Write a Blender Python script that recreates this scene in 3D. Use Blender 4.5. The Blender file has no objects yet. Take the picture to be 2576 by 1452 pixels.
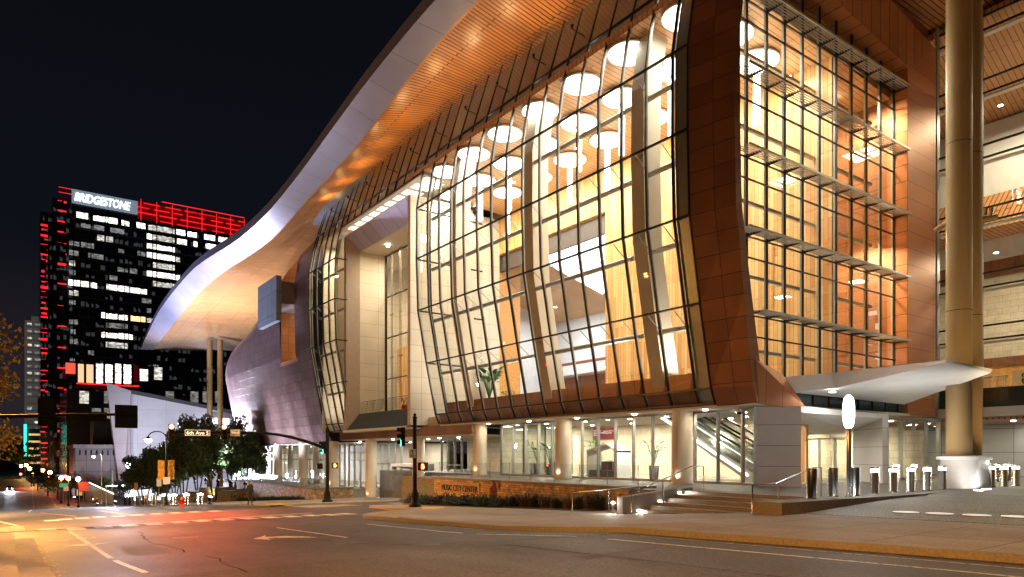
import bpy, bmesh, math, random
from math import sin, cos, radians, pi, sqrt, atan2, hypot
from mathutils import Vector, Matrix
random.seed(11)
SC = bpy.context.scene
COL = SC.collection

# ------------------------------------------------------------------ camera
TH = radians(36.0); S_, C_ = sin(TH), cos(TH); FPX = 1741.0; HOR = 1145.0; CAMZ = 1.42
cd = bpy.data.cameras.new("camera"); cam = bpy.data.objects.new("camera", cd); COL.objects.link(cam)
cam.location = (0, 0, CAMZ); cam.rotation_euler = (radians(90), 0, -TH)
cd.sensor_width = 36; cd.lens = FPX / 2576 * 36; cd.shift_y = (HOR - 726) / 2576
cd.clip_start = 0.1; cd.clip_end = 6000
SC.camera = cam
# ------------------------------------------------------------------ night sky
W = bpy.data.worlds.new("World"); SC.world = W; W.use_nodes = True
wn = W.node_tree.nodes; wl = W.node_tree.links
bg = wn["Background"]; tc = wn.new("ShaderNodeTexCoord"); sp = wn.new("ShaderNodeSeparateXYZ"); rp = wn.new("ShaderNodeValToRGB")
wl.new(tc.outputs["Generated"], sp.inputs[0]); wl.new(sp.outputs[2], rp.inputs[0]); wl.new(rp.outputs[0], bg.inputs[0])
rp.color_ramp.elements[0].position = 0.0; rp.color_ramp.elements[0].color = (0.022, 0.017, 0.020, 1)
rp.color_ramp.elements[1].position = 0.75; rp.color_ramp.elements[1].color = (0.0020, 0.0024, 0.0033, 1)
e = rp.color_ramp.elements.new(0.25); e.color = (0.0042, 0.0050, 0.0085, 1)
bg.inputs[1].default_value = 1.0
SC.view_settings.view_transform = 'Standard'; SC.view_settings.look = 'None'
SC.view_settings.exposure = 0.15; SC.view_settings.gamma = 1.0
SC.render.engine = 'CYCLES'
SC.cycles.max_bounces = 6; SC.cycles.diffuse_bounces = 2; SC.cycles.glossy_bounces = 3
SC.cycles.transmission_bounces = 2; SC.cycles.transparent_max_bounces = 12
SC.cycles.sample_clamp_indirect = 4.0; SC.cycles.sample_clamp_direct = 0
SC.cycles.caustics_reflective = False; SC.cycles.caustics_refractive = False
SC.cycles.use_denoising = True

# ------------------------------------------------------------------ geometry helpers
def interp(nodes, x):
    if x <= nodes[0][0]: return nodes[0][1]
    for (a, b), (c, d) in zip(nodes, nodes[1:]):
        if x <= c: return b + (d - b) * (x - a) / (c - a)
    return nodes[-1][1]
def smooth_interp(nodes, x):
    n = len(nodes)
    if x <= nodes[0][0]: return nodes[0][1]
    if x >= nodes[-1][0]: return nodes[-1][1]
    for i in range(n - 1):
        if x <= nodes[i + 1][0]: break
    x0, y0 = nodes[i]; x1, y1 = nodes[i + 1]
    def sl(j):
        a = nodes[max(j - 1, 0)]; b = nodes[min(j + 1, n - 1)]
        return (b[1] - a[1]) / (b[0] - a[0])
    h = x1 - x0; t = (x - x0) / h; m0, m1 = sl(i) * h, sl(i + 1) * h
    return (2*t**3 - 3*t*t + 1) * y0 + (t**3 - 2*t*t + t) * m0 + (-2*t**3 + 3*t*t) * y1 + (t**3 - t*t) * m1
GZ = [(-80, -.2), (0, -.3), (5, -.35), (12, -.48), (17, -.85), (25, -1.15), (37, -1.65), (45, -2.05), (65, -2.95), (96, -4.8),
      (130, -7.2), (161, -9.4), (185, -9.9), (420, -9.0), (1200, 6)]
def gz(y): return interp(GZ, y)
def ray(px, py): u = (px - 1288) / FPX; return (S_ + C_ * u, C_ - S_ * u, (HOR - py) / FPX)
def G(px, py, off=0.0):                 # where the sight line of a photo point meets the sloping street
    a, b, c = ray(px, py); t = 5.0
    for _ in range(60):
        t1 = (gz(b * t) + off - CAMZ) / c
        t = t * .5 + t1 * .5
    return Vector((a * t, b * t, gz(b * t) + off))
def onX(px, py, X): a, b, c = ray(px, py); t = X / a; return Vector((X, b * t, CAMZ + c * t))
def onY(px, py, Y): a, b, c = ray(px, py); t = Y / b; return Vector((a * t, Y, CAMZ + c * t))
def at(px, py, t): a, b, c = ray(px, py); return Vector((a * t, b * t, CAMZ + c * t))

class MB:
    def __init__(s): s.v = []; s.f = []; s.s = []
    def add(s, pts, faces, sm=False):
        n = len(s.v); s.v += [tuple(p) for p in pts]
        for f in faces: s.f.append([n + i for i in f]); s.s.append(sm)
        return s
    def hexa(s, p): return s.add(p, [(0,3,2,1),(4,5,6,7),(0,1,5,4),(1,2,6,5),(2,3,7,6),(3,0,4,7)])
    def box(s, x0, y0, z0, x1, y1, z1):
        x0, x1 = min(x0, x1), max(x0, x1); y0, y1 = min(y0, y1), max(y0, y1); z0, z1 = min(z0, z1), max(z0, z1)
        return s.hexa([(x0,y0,z0),(x1,y0,z0),(x1,y1,z0),(x0,y1,z0),(x0,y0,z1),(x1,y0,z1),(x1,y1,z1),(x0,y1,z1)])
    def rbox(s, c, size, rz=0, tilt=None):
        m = Matrix.Rotation(rz, 3, 'Z')
        if tilt: m = m @ Matrix.Rotation(tilt[1], 3, tilt[0])
        a, b, d = size[0]/2, size[1]/2, size[2]/2
        return s.hexa([Vector(c) + m @ Vector(q) for q in [(-a,-b,-d),(a,-b,-d),(a,b,-d),(-a,b,-d),(-a,-b,d),(a,-b,d),(a,b,d),(-a,b,d)]])
    def face(s, *pts): return s.add(pts, [tuple(range(len(pts)))])
    def extr(s, poly, vec):
        n = len(poly); p = [Vector(q) for q in poly]; v = Vector(vec)
        return s.add(p + [q + v for q in p], [tuple(range(n))[::-1], tuple(range(n, 2*n))] + [(i, (i+1) % n, n + (i+1) % n, n + i) for i in range(n)])
    def loft(s, rings, cap=True, sm=False, closed=True):
        n = len(rings[0]); pts = [q for r in rings for q in r]; fs = []
        for k in range(len(rings) - 1):
            for i in range(n if closed else n - 1):
                j = (i + 1) % n; fs.append((k*n+i, k*n+j, (k+1)*n+j, (k+1)*n+i))
        s.add(pts, fs, sm)
        if cap and closed:
            s.add(rings[0], [tuple(range(n))[::-1]]); s.add(rings[-1], [tuple(range(n))])
        return s
    def tube(s, p0, p1, r0, r1=None, n=10, cap=True):
        return s.path([p0, p1], [r0, r0 if r1 is None else r1], n, cap)
    def path(s, pts, r, n=8, cap=True):
        pts = [Vector(p) for p in pts]
        if not isinstance(r, (list, tuple)): r = [r] * len(pts)
        rings = []; ref = None
        for i, p in enumerate(pts):
            d = (pts[min(i+1, len(pts)-1)] - pts[max(i-1, 0)]).normalized()
            if ref is None: ref = Vector((0,0,1)) if abs(d.z) < .9 else Vector((1,0,0))
            a = d.cross(ref).normalized(); b = a.cross(d).normalized(); ref = b
            rings.append([p + (a * cos(2*pi*k/n) + b * sin(2*pi*k/n)) * r[i] for k in range(n)])
        return s.loft(rings, cap, True)
    def lathe(s, c, prof, n=20):
        c = Vector(c)
        return s.loft([[c + Vector((r*cos(2*pi*k/n), r*sin(2*pi*k/n), z)) for k in range(n)] for r, z in prof], True, True)
    def ico(s, c, r, sub=2, jit=0.0, sc=(1,1,1)):
        bm = bmesh.new(); bmesh.ops.create_icosphere(bm, subdivisions=sub, radius=1)
        vs = [Vector(c) + Vector((v.co.x*sc[0], v.co.y*sc[1], v.co.z*sc[2])) * r * (1 + random.uniform(-jit, jit)) for v in bm.verts]
        fs = [tuple(v.index for v in f.verts) for f in bm.faces]; bm.free()
        return s.add(vs, fs, True)
    def build(s, name, m, parent=None, world=True):
        me = bpy.data.meshes.new(name); off = Vector((0,0,0))
        if parent is not None and world:
            q = parent
            while q is not None: off += q.location; q = q.parent
        me.from_pydata([tuple(Vector(p) - off) for p in s.v], [], s.f)
        me.polygons.foreach_set("use_smooth", s.s)
        me.materials.append(m); me.update()
        o = bpy.data.objects.new(name, me); COL.objects.link(o)
        if parent is not None: o.parent = parent
        return o
def tag(o, label=None, cat=None, group=None, kind=None):
    if label: o["label"] = label
    if cat: o["category"] = cat
    if group: o["group"] = group
    if kind: o["kind"] = kind
    return o
def thing(name, loc, label, cat, group=None, rz=0):
    o = bpy.data.objects.new(name, None); COL.objects.link(o); o.location = loc; o.rotation_euler = (0, 0, rz)
    o.empty_display_size = .3
    return tag(o, label, cat, group)
def copy_tree(o, parent=None):
    c = o.copy(); COL.objects.link(c)
    if parent is not None: c.parent = parent
    for ch in [x for x in ALL_CHILDREN(o)]: copy_tree(ch, c)
    return c
def ALL_CHILDREN(o): return [x for x in COL.objects if x.parent == o]
def light(kind, loc, power, color, parent=None, size=.3, target=None, spot=60, blend=.5, name="lamp_light", world=True):
    ld = bpy.data.lights.new(name, kind); ld.energy = power; ld.color = color
    if kind == 'AREA':
        if isinstance(size, tuple): ld.shape = 'RECTANGLE'; ld.size, ld.size_y = size
        else: ld.size = size
    else: ld.shadow_soft_size = size
    if kind == 'SPOT': ld.spot_size = radians(spot); ld.spot_blend = blend
    o = bpy.data.objects.new(name, ld); COL.objects.link(o)
    loc = Vector(loc); off = Vector((0,0,0))
    if parent is not None and world:
        q = parent
        while q is not None: off += q.location; q = q.parent
    o.location = loc - off
    if target is not None: o.rotation_euler = (Vector(target) - loc).to_track_quat('-Z', 'Y').to_euler()
    if parent is not None: o.parent = parent
    return o
def text(body, name, m, parent, size, org, rightv, upv, ext=.01, shear=0, bold=0, align='LEFT', sx=1.0, world=True):
    cu = bpy.data.curves.new(name, 'FONT'); cu.body = body; cu.size = size; cu.extrude = ext; cu.shear = shear
    cu.offset = bold; cu.align_x = align; cu.resolution_u = 3
    t = bpy.data.objects.new(name, cu); COL.objects.link(t)
    dg = bpy.context.evaluated_depsgraph_get(); me = bpy.data.meshes.new_from_object(t.evaluated_get(dg))
    bpy.data.objects.remove(t); bpy.data.curves.remove(cu)
    r = Vector(rightv).normalized(); u = Vector(upv).normalized(); n = r.cross(u)
    off = Vector((0,0,0)); q = parent
    while q is not None and world: off += q.location; q = q.parent
    for v in me.vertices:
        c = v.co.copy(); v.co = Vector(org) - off + r * c.x * sx + u * c.y + n * c.z
    me.materials.clear(); me.materials.append(m)
    o = bpy.data.objects.new(name, me); COL.objects.link(o)
    if parent is not None: o.parent = parent
    return o

# ------------------------------------------------------------------ materials
def mat(name, col, rough=.5, metal=0.0, noise=0.12, nscale=3.0, bump=0.0, bscale=60, emis=None, estr=0.0, spec=.5, detail=4, stain=None):
    m = bpy.data.materials.new(name); m.use_nodes = True; nt = m.node_tree; b = nt.nodes["Principled BSDF"]
    b.inputs["Roughness"].default_value = rough; b.inputs["Metallic"].default_value = metal
    b.inputs["Specular IOR Level"].default_value = spec
    b.inputs["Base Color"].default_value = (*col, 1)
    ge = nt.nodes.new("ShaderNodeNewGeometry")
    if noise:
        n = nt.nodes.new("ShaderNodeTexNoise"); n.inputs["Scale"].default_value = nscale; n.inputs["Detail"].default_value = detail
        nt.links.new(ge.outputs["Position"], n.inputs["Vector"])
        r = nt.nodes.new("ShaderNodeValToRGB"); nt.links.new(n.outputs["Fac"], r.inputs[0])
        r.color_ramp.elements[0].position = .3; r.color_ramp.elements[1].position = .7
        r.color_ramp.elements[0].color = (*[max(0, c * (1 - noise)) for c in col], 1)
        r.color_ramp.elements[1].color = (*[min(1, c * (1 + noise)) for c in col], 1)
        nt.links.new(r.outputs[0], b.inputs["Base Color"])
    if bump:
        n2 = nt.nodes.new("ShaderNodeTexNoise"); n2.inputs["Scale"].default_value = bscale; n2.inputs["Detail"].default_value = 3
        nt.links.new(ge.outputs["Position"], n2.inputs["Vector"])
        bp = nt.nodes.new("ShaderNodeBump"); bp.inputs["Strength"].default_value = bump; bp.inputs["Distance"].default_value = .02
        nt.links.new(n2.outputs["Fac"], bp.inputs["Height"]); nt.links.new(bp.outputs[0], b.inputs["Normal"])
    if emis: b.inputs["Emission Color"].default_value = (*emis, 1); b.inputs["Emission Strength"].default_value = estr
    return m
def brick(name, c1, c2, mortar, w, h, ms, axes='yz', rough=.5, metal=0.0, off=.5, bump=.3, noise=.15, nscale=1.5, smooth=.1, bias=0.0, rot=0, spec=.5, vary_rough=0.0, dist=.01):
    m = bpy.data.materials.new(name); m.use_nodes = True; nt = m.node_tree; b = nt.nodes["Principled BSDF"]; L = nt.links
    ge = nt.nodes.new("ShaderNodeNewGeometry"); sx = nt.nodes.new("ShaderNodeSeparateXYZ"); cx = nt.nodes.new("ShaderNodeCombineXYZ")
    L.new(ge.outputs["Position"], sx.inputs[0]); ix = {'x': 0, 'y': 1, 'z': 2}
    if axes == 'hz':       # horizontal distance along either wall direction
        ad = nt.nodes.new("ShaderNodeMath"); ad.operation = 'ADD'; L.new(sx.outputs[0], ad.inputs[0]); L.new(sx.outputs[1], ad.inputs[1])
        L.new(ad.outputs[0], cx.inputs[0]); L.new(sx.outputs[2], cx.inputs[1])
    else:
        L.new(sx.outputs[ix[axes[0]]], cx.inputs[0]); L.new(sx.outputs[ix[axes[1]]], cx.inputs[1])
    br = nt.nodes.new("ShaderNodeTexBrick"); L.new(cx.outputs[0], br.inputs["Vector"])
    br.inputs["Scale"].default_value = 1; br.inputs["Brick Width"].default_value = w; br.inputs["Row Height"].default_value = h
    br.inputs["Mortar Size"].default_value = ms; br.inputs["Mortar Smooth"].default_value = smooth; br.inputs["Bias"].default_value = bias
    br.inputs["Color1"].default_value = (*c1, 1); br.inputs["Color2"].default_value = (*c2, 1); br.inputs["Mortar"].default_value = (*mortar, 1)
    br.offset = off; br.offset_frequency = 2
    n = nt.nodes.new("ShaderNodeTexNoise"); n.inputs["Scale"].default_value = nscale; n.inputs["Detail"].default_value = 5
    L.new(ge.outputs["Position"], n.inputs["Vector"])
    mr = nt.nodes.new("ShaderNodeMapRange"); L.new(n.outputs["Fac"], mr.inputs[0]); mr.inputs[1].default_value = .3; mr.inputs[2].default_value = .7
    mr.inputs[3].default_value = 1 - noise; mr.inputs[4].default_value = 1 + noise
    mu = nt.nodes.new("ShaderNodeVectorMath"); mu.operation = 'SCALE'; L.new(br.outputs["Color"], mu.inputs[0]); L.new(mr.outputs[0], mu.inputs["Scale"])
    L.new(mu.outputs[0], b.inputs["Base Color"])
    b.inputs["Roughness"].default_value = rough; b.inputs["Metallic"].default_value = metal; b.inputs["Specular IOR Level"].default_value = spec
    if vary_rough:
        m2 = nt.nodes.new("ShaderNodeMapRange"); L.new(n.outputs["Fac"], m2.inputs[0]); m2.inputs[3].default_value = rough - vary_rough; m2.inputs[4].default_value = rough + vary_rough
        L.new(m2.outputs[0], b.inputs["Roughness"])
    if bump:
        bp = nt.nodes.new("ShaderNodeBump"); bp.invert = True; bp.inputs["Strength"].default_value = bump; bp.inputs["Distance"].default_value = dist
        L.new(br.outputs["Fac"], bp.inputs["Height"]); L.new(bp.outputs[0], b.inputs["Normal"])
    return m
def glass(name, tint=(.86,.88,.86), refl=.06, rough=.01, wob=0.0):
    m = bpy.data.materials.new(name); m.use_nodes = True; nt = m.node_tree; L = nt.links
    for n in list(nt.nodes):
        if n.type != 'OUTPUT_MATERIAL': nt.nodes.remove(n)
    out = [n for n in nt.nodes if n.type == 'OUTPUT_MATERIAL'][0]
    tr = nt.nodes.new("ShaderNodeBsdfTransparent"); tr.inputs[0].default_value = (*tint, 1)
    gl = nt.nodes.new("ShaderNodeBsdfGlossy"); gl.inputs["Roughness"].default_value = rough; gl.inputs[0].default_value = (1,1,1,1)
    fr = nt.nodes.new("ShaderNodeLayerWeight"); fr.inputs[0].default_value = .5
    pw = nt.nodes.new("ShaderNodeMath"); pw.operation = 'POWER'; pw.inputs[1].default_value = 4.5; L.new(fr.outputs["Facing"], pw.inputs[0])
    ad = nt.nodes.new("ShaderNodeMath"); ad.operation = 'MULTIPLY_ADD'; ad.inputs[1].default_value = .85; ad.inputs[2].default_value = refl + .03; ad.use_clamp = True
    L.new(pw.outputs[0], ad.inputs[0])
    mx = nt.nodes.new("ShaderNodeMixShader"); L.new(ad.outputs[0], mx.inputs[0]); L.new(tr.outputs[0], mx.inputs[1]); L.new(gl.outputs[0], mx.inputs[2])
    L.new(mx.outputs[0], out.inputs[0])
    if wob:
        n = nt.nodes.new("ShaderNodeTexNoise"); n.inputs["Scale"].default_value = .8
        bp = nt.nodes.new("ShaderNodeBump"); bp.inputs["Strength"].default_value = wob; bp.inputs["Distance"].default_value = .02
        L.new(n.outputs["Fac"], bp.inputs["Height"]); L.new(bp.outputs[0], gl.inputs["Normal"])
    return m
def emit_room(name, col, s, sc=.9):
    m = emit(name, col, s); nt = m.node_tree; L = nt.links; b = nt.nodes["Principled BSDF"]
    ge = nt.nodes.new("ShaderNodeNewGeometry"); mp = nt.nodes.new("ShaderNodeMapping"); mp.inputs["Scale"].default_value = (1, .01, 2.2); L.new(ge.outputs["Position"], mp.inputs[0])
    v = nt.nodes.new("ShaderNodeTexVoronoi"); v.distance = 'CHEBYCHEV'; v.inputs["Scale"].default_value = sc; L.new(mp.outputs[0], v.inputs["Vector"])
    n = nt.nodes.new("ShaderNodeTexNoise"); n.inputs["Scale"].default_value = sc*.35; n.inputs["Detail"].default_value = 4; L.new(mp.outputs[0], n.inputs["Vector"])
    sx = nt.nodes.new("ShaderNodeSeparateColor"); L.new(v.outputs["Color"], sx.inputs[0])
    mu = nt.nodes.new("ShaderNodeMath"); mu.operation = 'MULTIPLY'; L.new(sx.outputs[0], mu.inputs[0]); L.new(n.outputs["Fac"], mu.inputs[1])
    r = nt.nodes.new("ShaderNodeMapRange"); L.new(mu.outputs[0], r.inputs[0]); r.inputs[1].default_value = .05; r.inputs[2].default_value = .5; r.inputs[3].default_value = s*.30; r.inputs[4].default_value = s*1.8
    L.new(r.outputs[0], b.inputs["Emission Strength"]); return m
def emit(name, col, s):
    m = bpy.data.materials.new(name); m.use_nodes = True; nt = m.node_tree; b = nt.nodes["Principled BSDF"]
    b.inputs["Base Color"].default_value = (*[min(.8, c) for c in col], 1); b.inputs["Emission Color"].default_value = (*col, 1); b.inputs["Emission Strength"].default_value = s
    return m

def ground_mat(name, c, speck, sscale, patch=.25, rough=.75, bump=.5, cracks=0.0, wear=None):
    m = bpy.data.materials.new(name); m.use_nodes = True; nt = m.node_tree; b = nt.nodes["Principled BSDF"]; L = nt.links
    ge = nt.nodes.new("ShaderNodeNewGeometry")
    a = nt.nodes.new("ShaderNodeTexNoise"); a.inputs["Scale"].default_value = sscale; a.inputs["Detail"].default_value = 5; a.inputs["Roughness"].default_value = .75; L.new(ge.outputs["Position"], a.inputs["Vector"])
    r = nt.nodes.new("ShaderNodeMapRange"); L.new(a.outputs["Fac"], r.inputs[0]); r.inputs[1].default_value = .40; r.inputs[2].default_value = .61
    r.inputs[3].default_value = 1 - speck; r.inputs[4].default_value = 1 + speck * 1.6
    p = nt.nodes.new("ShaderNodeTexNoise"); p.inputs["Scale"].default_value = .22; p.inputs["Detail"].default_value = 6; p.inputs["Roughness"].default_value = .65
    mp = nt.nodes.new("ShaderNodeMapping"); mp.inputs["Scale"].default_value = (1.6, .55, 1); L.new(ge.outputs["Position"], mp.inputs[0]); L.new(mp.outputs[0], p.inputs["Vector"])
    r2 = nt.nodes.new("ShaderNodeMapRange"); L.new(p.outputs["Fac"], r2.inputs[0]); r2.inputs[1].default_value = .3; r2.inputs[2].default_value = .7
    r2.inputs[3].default_value = 1 - patch; r2.inputs[4].default_value = 1 + patch
    m1 = nt.nodes.new("ShaderNodeMath"); m1.operation = 'MULTIPLY'; L.new(r.outputs[0], m1.inputs[0]); L.new(r2.outputs[0], m1.inputs[1])
    last = m1
    if cracks:
        v = nt.nodes.new("ShaderNodeTexVoronoi"); v.feature = 'DISTANCE_TO_EDGE'; v.inputs["Scale"].default_value = .16
        wv = nt.nodes.new("ShaderNodeTexNoise"); wv.inputs["Scale"].default_value = 1.1; wv.inputs["Detail"].default_value = 6; L.new(ge.outputs["Position"], wv.inputs["Vector"])
        av = nt.nodes.new("ShaderNodeVectorMath"); av.operation = 'ADD'; L.new(ge.outputs["Position"], av.inputs[0])
        sv = nt.nodes.new("ShaderNodeVectorMath"); sv.operation = 'SCALE'; sv.inputs["Scale"].default_value = 2.2; L.new(wv.outputs["Color"], sv.inputs[0]); L.new(sv.outputs[0], av.inputs[1])
        L.new(av.outputs[0], v.inputs["Vector"])
        r3 = nt.nodes.new("ShaderNodeMapRange"); L.new(v.outputs["Distance"], r3.inputs[0]); r3.inputs[1].default_value = 0; r3.inputs[2].default_value = .006
        r3.inputs[3].default_value = 1 - cracks; r3.inputs[4].default_value = 1
        m2 = nt.nodes.new("ShaderNodeMath"); m2.operation = 'MULTIPLY'; L.new(m1.outputs[0], m2.inputs[0]); L.new(r3.outputs[0], m2.inputs[1]); last = m2
    cs = nt.nodes.new("ShaderNodeVectorMath"); cs.operation = 'SCALE'; cs.inputs[0].default_value = c; L.new(last.outputs[0], cs.inputs["Scale"])
    L.new(cs.outputs[0], b.inputs["Base Color"])
    b.inputs["Roughness"].default_value = rough
    r4 = nt.nodes.new("ShaderNodeMapRange"); L.new(p.outputs["Fac"], r4.inputs[0]); r4.inputs[3].default_value = rough + .15; r4.inputs[4].default_value = rough - .15; L.new(r4.outputs[0], b.inputs["Roughness"])
    bp = nt.nodes.new("ShaderNodeBump"); bp.inputs["Strength"].default_value = bump; bp.inputs["Distance"].default_value = .008
    L.new(a.outputs["Fac"], bp.inputs["Height"]); L.new(bp.outputs[0], b.inputs["Normal"])
    return m
def worn_paint(name, c, under):
    m = bpy.data.materials.new(name); m.use_nodes = True; nt = m.node_tree; b = nt.nodes["Principled BSDF"]; L = nt.links
    ge = nt.nodes.new("ShaderNodeNewGeometry"); n = nt.nodes.new("ShaderNodeTexNoise"); n.inputs["Scale"].default_value = 9; n.inputs["Detail"].default_value = 7; n.inputs["Roughness"].default_value = .7
    L.new(ge.outputs["Position"], n.inputs["Vector"])
    r = nt.nodes.new("ShaderNodeValToRGB"); L.new(n.outputs["Fac"], r.inputs[0]); r.color_ramp.elements[0].position = .40; r.color_ramp.elements[1].position = .50
    r.color_ramp.elements[0].color = (*under, 1); r.color_ramp.elements[1].color = (*c, 1); L.new(r.outputs[0], b.inputs["Base Color"])
    b.inputs["Roughness"].default_value = .6
    return m
M = {}
M['asphalt'] = ground_mat('asphalt', (.029, .027, .026), .95, 20, .42, .62, 1.0, .8)
M['concrete'] = ground_mat('sidewalk_concrete', (.25, .225, .19), .16, 18, .30, .75, .25)
M['curb'] = ground_mat('curb_concrete', (.21, .205, .19), .15, 20, .25, .8, .4)
M['aggregate'] = ground_mat('exposed_aggregate', (.13, .12, .105), .9, 22, .2, .6, .9)
M['soil'] = ground_mat('planting_soil', (.03, .022, .015), .5, 20, .3, .95, .8)
M['paint'] = worn_paint('worn_white_road_paint', (.70, .68, .62), (.10, .10, .095))
M['ypaint'] = worn_paint('worn_yellow_paint', (.72, .45, .05), (.12, .10, .06))
M['black'] = mat('black_paint', (.004, .004, .005), .6, .0, 0.1, 5, spec=.2)
M['blackmetal'] = mat('black_anodised_metal', (.018, .017, .016), .35, .6, 0.1, 5)
M['greymetal'] = mat('grey_aluminium', (.36, .36, .34), .38, .6, .08, 4)
M['palefin'] = mat('pale_painted_steel', (.34, .33, .30), .45, .1, .08, 3)
M['white'] = mat('white_painted_metal', (.78, .77, .74), .4, 0, .04, 2)
M['cream'] = mat('cream_plaster', (.62, .56, .46), .55, 0, .06, 1.2)
M['steel'] = mat('brushed_stainless_steel', (.62, .61, .58), .26, 1.0, .05, 3)
M['copper_tile'] = brick('copper_shell_tiles', (.17, .105, .11), (.23, .15, .155), (.05, .03, .03), .92, .92, .022, 'yz', .40, .60, 0.0, .5, .15, .5, vary_rough=.05)
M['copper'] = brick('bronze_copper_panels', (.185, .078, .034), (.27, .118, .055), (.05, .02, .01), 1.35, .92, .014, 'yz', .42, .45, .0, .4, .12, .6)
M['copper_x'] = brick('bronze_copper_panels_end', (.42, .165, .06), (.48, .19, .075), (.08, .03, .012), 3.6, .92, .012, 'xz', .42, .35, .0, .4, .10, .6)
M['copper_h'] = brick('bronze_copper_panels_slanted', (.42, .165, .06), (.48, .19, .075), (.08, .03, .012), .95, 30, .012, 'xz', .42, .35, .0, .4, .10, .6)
M['limestone'] = brick('limestone_panels', (.60, .54, .43), (.64, .57, .46), (.22, .19, .15), 2.4, 1.25, .012, 'hz', .55, 0, .0, .3, .06, .6)
M['limestone_s'] = brick('small_limestone_blocks', (.58, .50, .36), (.66, .58, .43), (.36, .30, .2), .9, .42, .012, 'hz', .6, 0, .5, .3, .10, 2)
M['ledge'] = brick('ledge_stone_veneer', (.34, .225, .11), (.56, .41, .23), (.11, .07, .035), .52, .125, .010, 'hz', .75, 0, .37, 1.0, .45, 2.6, dist=.03)
M['soffit'] = brick('wood_plank_soffit', (.47, .20, .062), (.57, .26, .085), (.04, .013, .004), 6.5, .30, .040, 'xy', .32, 0, .37, .5, .14, .8)
M['ceilwood'] = brick('wood_slat_ceiling', (.60, .34, .16), (.66, .39, .19), (.16, .07, .03), 7.0, .32, .022, 'xy', .45, 0, .37, .4, .08, .8)
M['wallwood'] = brick('vertical_wood_boards', (.60, .27, .08), (.78, .52, .22), (.18, .075, .02), 3.4, .24, .010, 'zy', .45, 0, .37, .4, .05, .8)
M['wallwood_x'] = brick('vertical_wood_boards_end', (.74, .44, .16), (.84, .62, .30), (.18, .075, .02), 4.2, .26, .010, 'zx', .45, 0, .37, .4, .05, .8)
M['wood_plain'] = mat('amber_wood_panel', (.58, .28, .075), .4, 0, .2, 6)
M['redbrown'] = brick('red_brown_wall_panels', (.26, .075, .035), (.30, .09, .045), (.06, .02, .012), 2.2, 1.0, .012, 'hz', .45, 0, .0, .3, .08, .8)
M['fascia'] = brick('roof_edge_metal_panels', (.24, .23, .30), (.28, .265, .34), (.05, .045, .08), 60, 3.4, .018, 'xy', .42, .25, .0, .3, .06, .6)
M['roofmetal'] = mat('grey_roof_membrane', (.16, .16, .18), .6, .1, .1, 1)
M['greenmetal'] = mat('dark_zinc_panels', (.06, .075, .078), .45, .4, .12, 2)
M['glass'] = glass('clear_facade_glass', (.90, .91, .89), .035, .008)
M['glass_end'] = glass('clear_end_wall_glass', (.88, .90, .88), .03, .008)
M['glass_low'] = glass('ground_floor_glass', (.84, .88, .86), .05, .008)
M['glass_rail'] = glass('balustrade_glass', (.88, .90, .89), .06, .01)
M['darkglass'] = mat('dark_spandrel_glass', (.010, .010, .010), .22, 0, .0, spec=.25)
M['lamp_white'] = emit('white_lamp_glow', (1, .93, .80), 9)
M['band'] = emit('bollard_band_glow', (1, .95, .86), 7)
M['lamp_hot'] = emit('bright_lamp_glow', (1, .95, .86), 30)
M['interior_floor'] = mat('polished_stone_floor', (.50, .45, .38), .2, 0, .1, 1)
M['leaf'] = mat('tree_leaves', (.050, .085, .022), .6, 0, .75, 3.5)
M['leaf_red'] = mat('dark_reddish_leaves', (.055, .070, .022), .6, 0, .7, 3.0)
M['leaf_yellow'] = mat('yellowing_leaves', (.34, .25, .03), .6, 0, .4, 2)
M['leaf_blue'] = mat('juniper_needles', (.018, .032, .014), .7, 0, .5, 4)
M['grassblade'] = mat('dry_ornamental_grass', (.10, .065, .022), .7, 0, .5, 3)
M['bark'] = mat('tree_bark', (.06, .045, .035), .9, 0, .3, 8, .6, 30)
M['red'] = mat('red_enamel', (.45, .02, .015), .35, 0, .1, 4)
M['signgreen'] = mat('dark_green_sign_face', (.006, .03, .022), .4, 0, .05)
M['signwhite'] = mat('white_sign_face', (.75, .75, .72), .45, 0, .03)
M['textwhite'] = emit('glowing_white_lettering', (1, .97, .9), .55)  # letters glow by themselves in place of light thrown back by the paint
M['textblack'] = mat('black_lettering', (.01, .01, .01), .6, 0, 0)
# ------------------------------------------------------------------ ground, roads, pavements
def strip(mb, ys, x0, x1, off, edge=0.0):
    """a sheet between x0(y) and x1(y) that follows the slope, with vertical sides 'edge' deep"""
    x0f = x0 if callable(x0) else (lambda y: x0); x1f = x1 if callable(x1) else (lambda y: x1)
    of = off if callable(off) else (lambda x, y: gz(y) + off)
    P = []
    for y in ys:
        a, b = x0f(y), x1f(y); n = 8
        P.append([(a + (b - a) * i / n, y, of(a + (b - a) * i / n, y)) for i in range(n + 1)])
    n = 8; pts = [q for r in P for q in r]
    mb.add(pts, [(k*(n+1)+i, k*(n+1)+i+1, (k+1)*(n+1)+i+1, (k+1)*(n+1)+i) for k in range(len(ys)-1) for i in range(n)])
    if edge:
        for i in (0, n):
            for k in range(len(ys)-1):
                a, b = P[k][i], P[k+1][i]; mb.face(a, b, (b[0], b[1], b[2]-edge), (a[0], a[1], a[2]-edge))
        for k in (0, -1):
            for i in range(n):
                a, b = P[k][i], P[k][i+1]; mb.face(a, b, (b[0], b[1], b[2]-edge), (a[0], a[1], a[2]-edge))
def yr(a, b, st): 
    n = max(1, int(round((b - a) / st))); return [a + (b - a) * i / n for i in range(n + 1)]
g = MB(); strip(g, yr(-60, 200, 2) + yr(210, 1200, 30), -500, 700, lambda x, y: gz(y))
tag(g.build('road', M['asphalt']), kind='structure')
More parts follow.
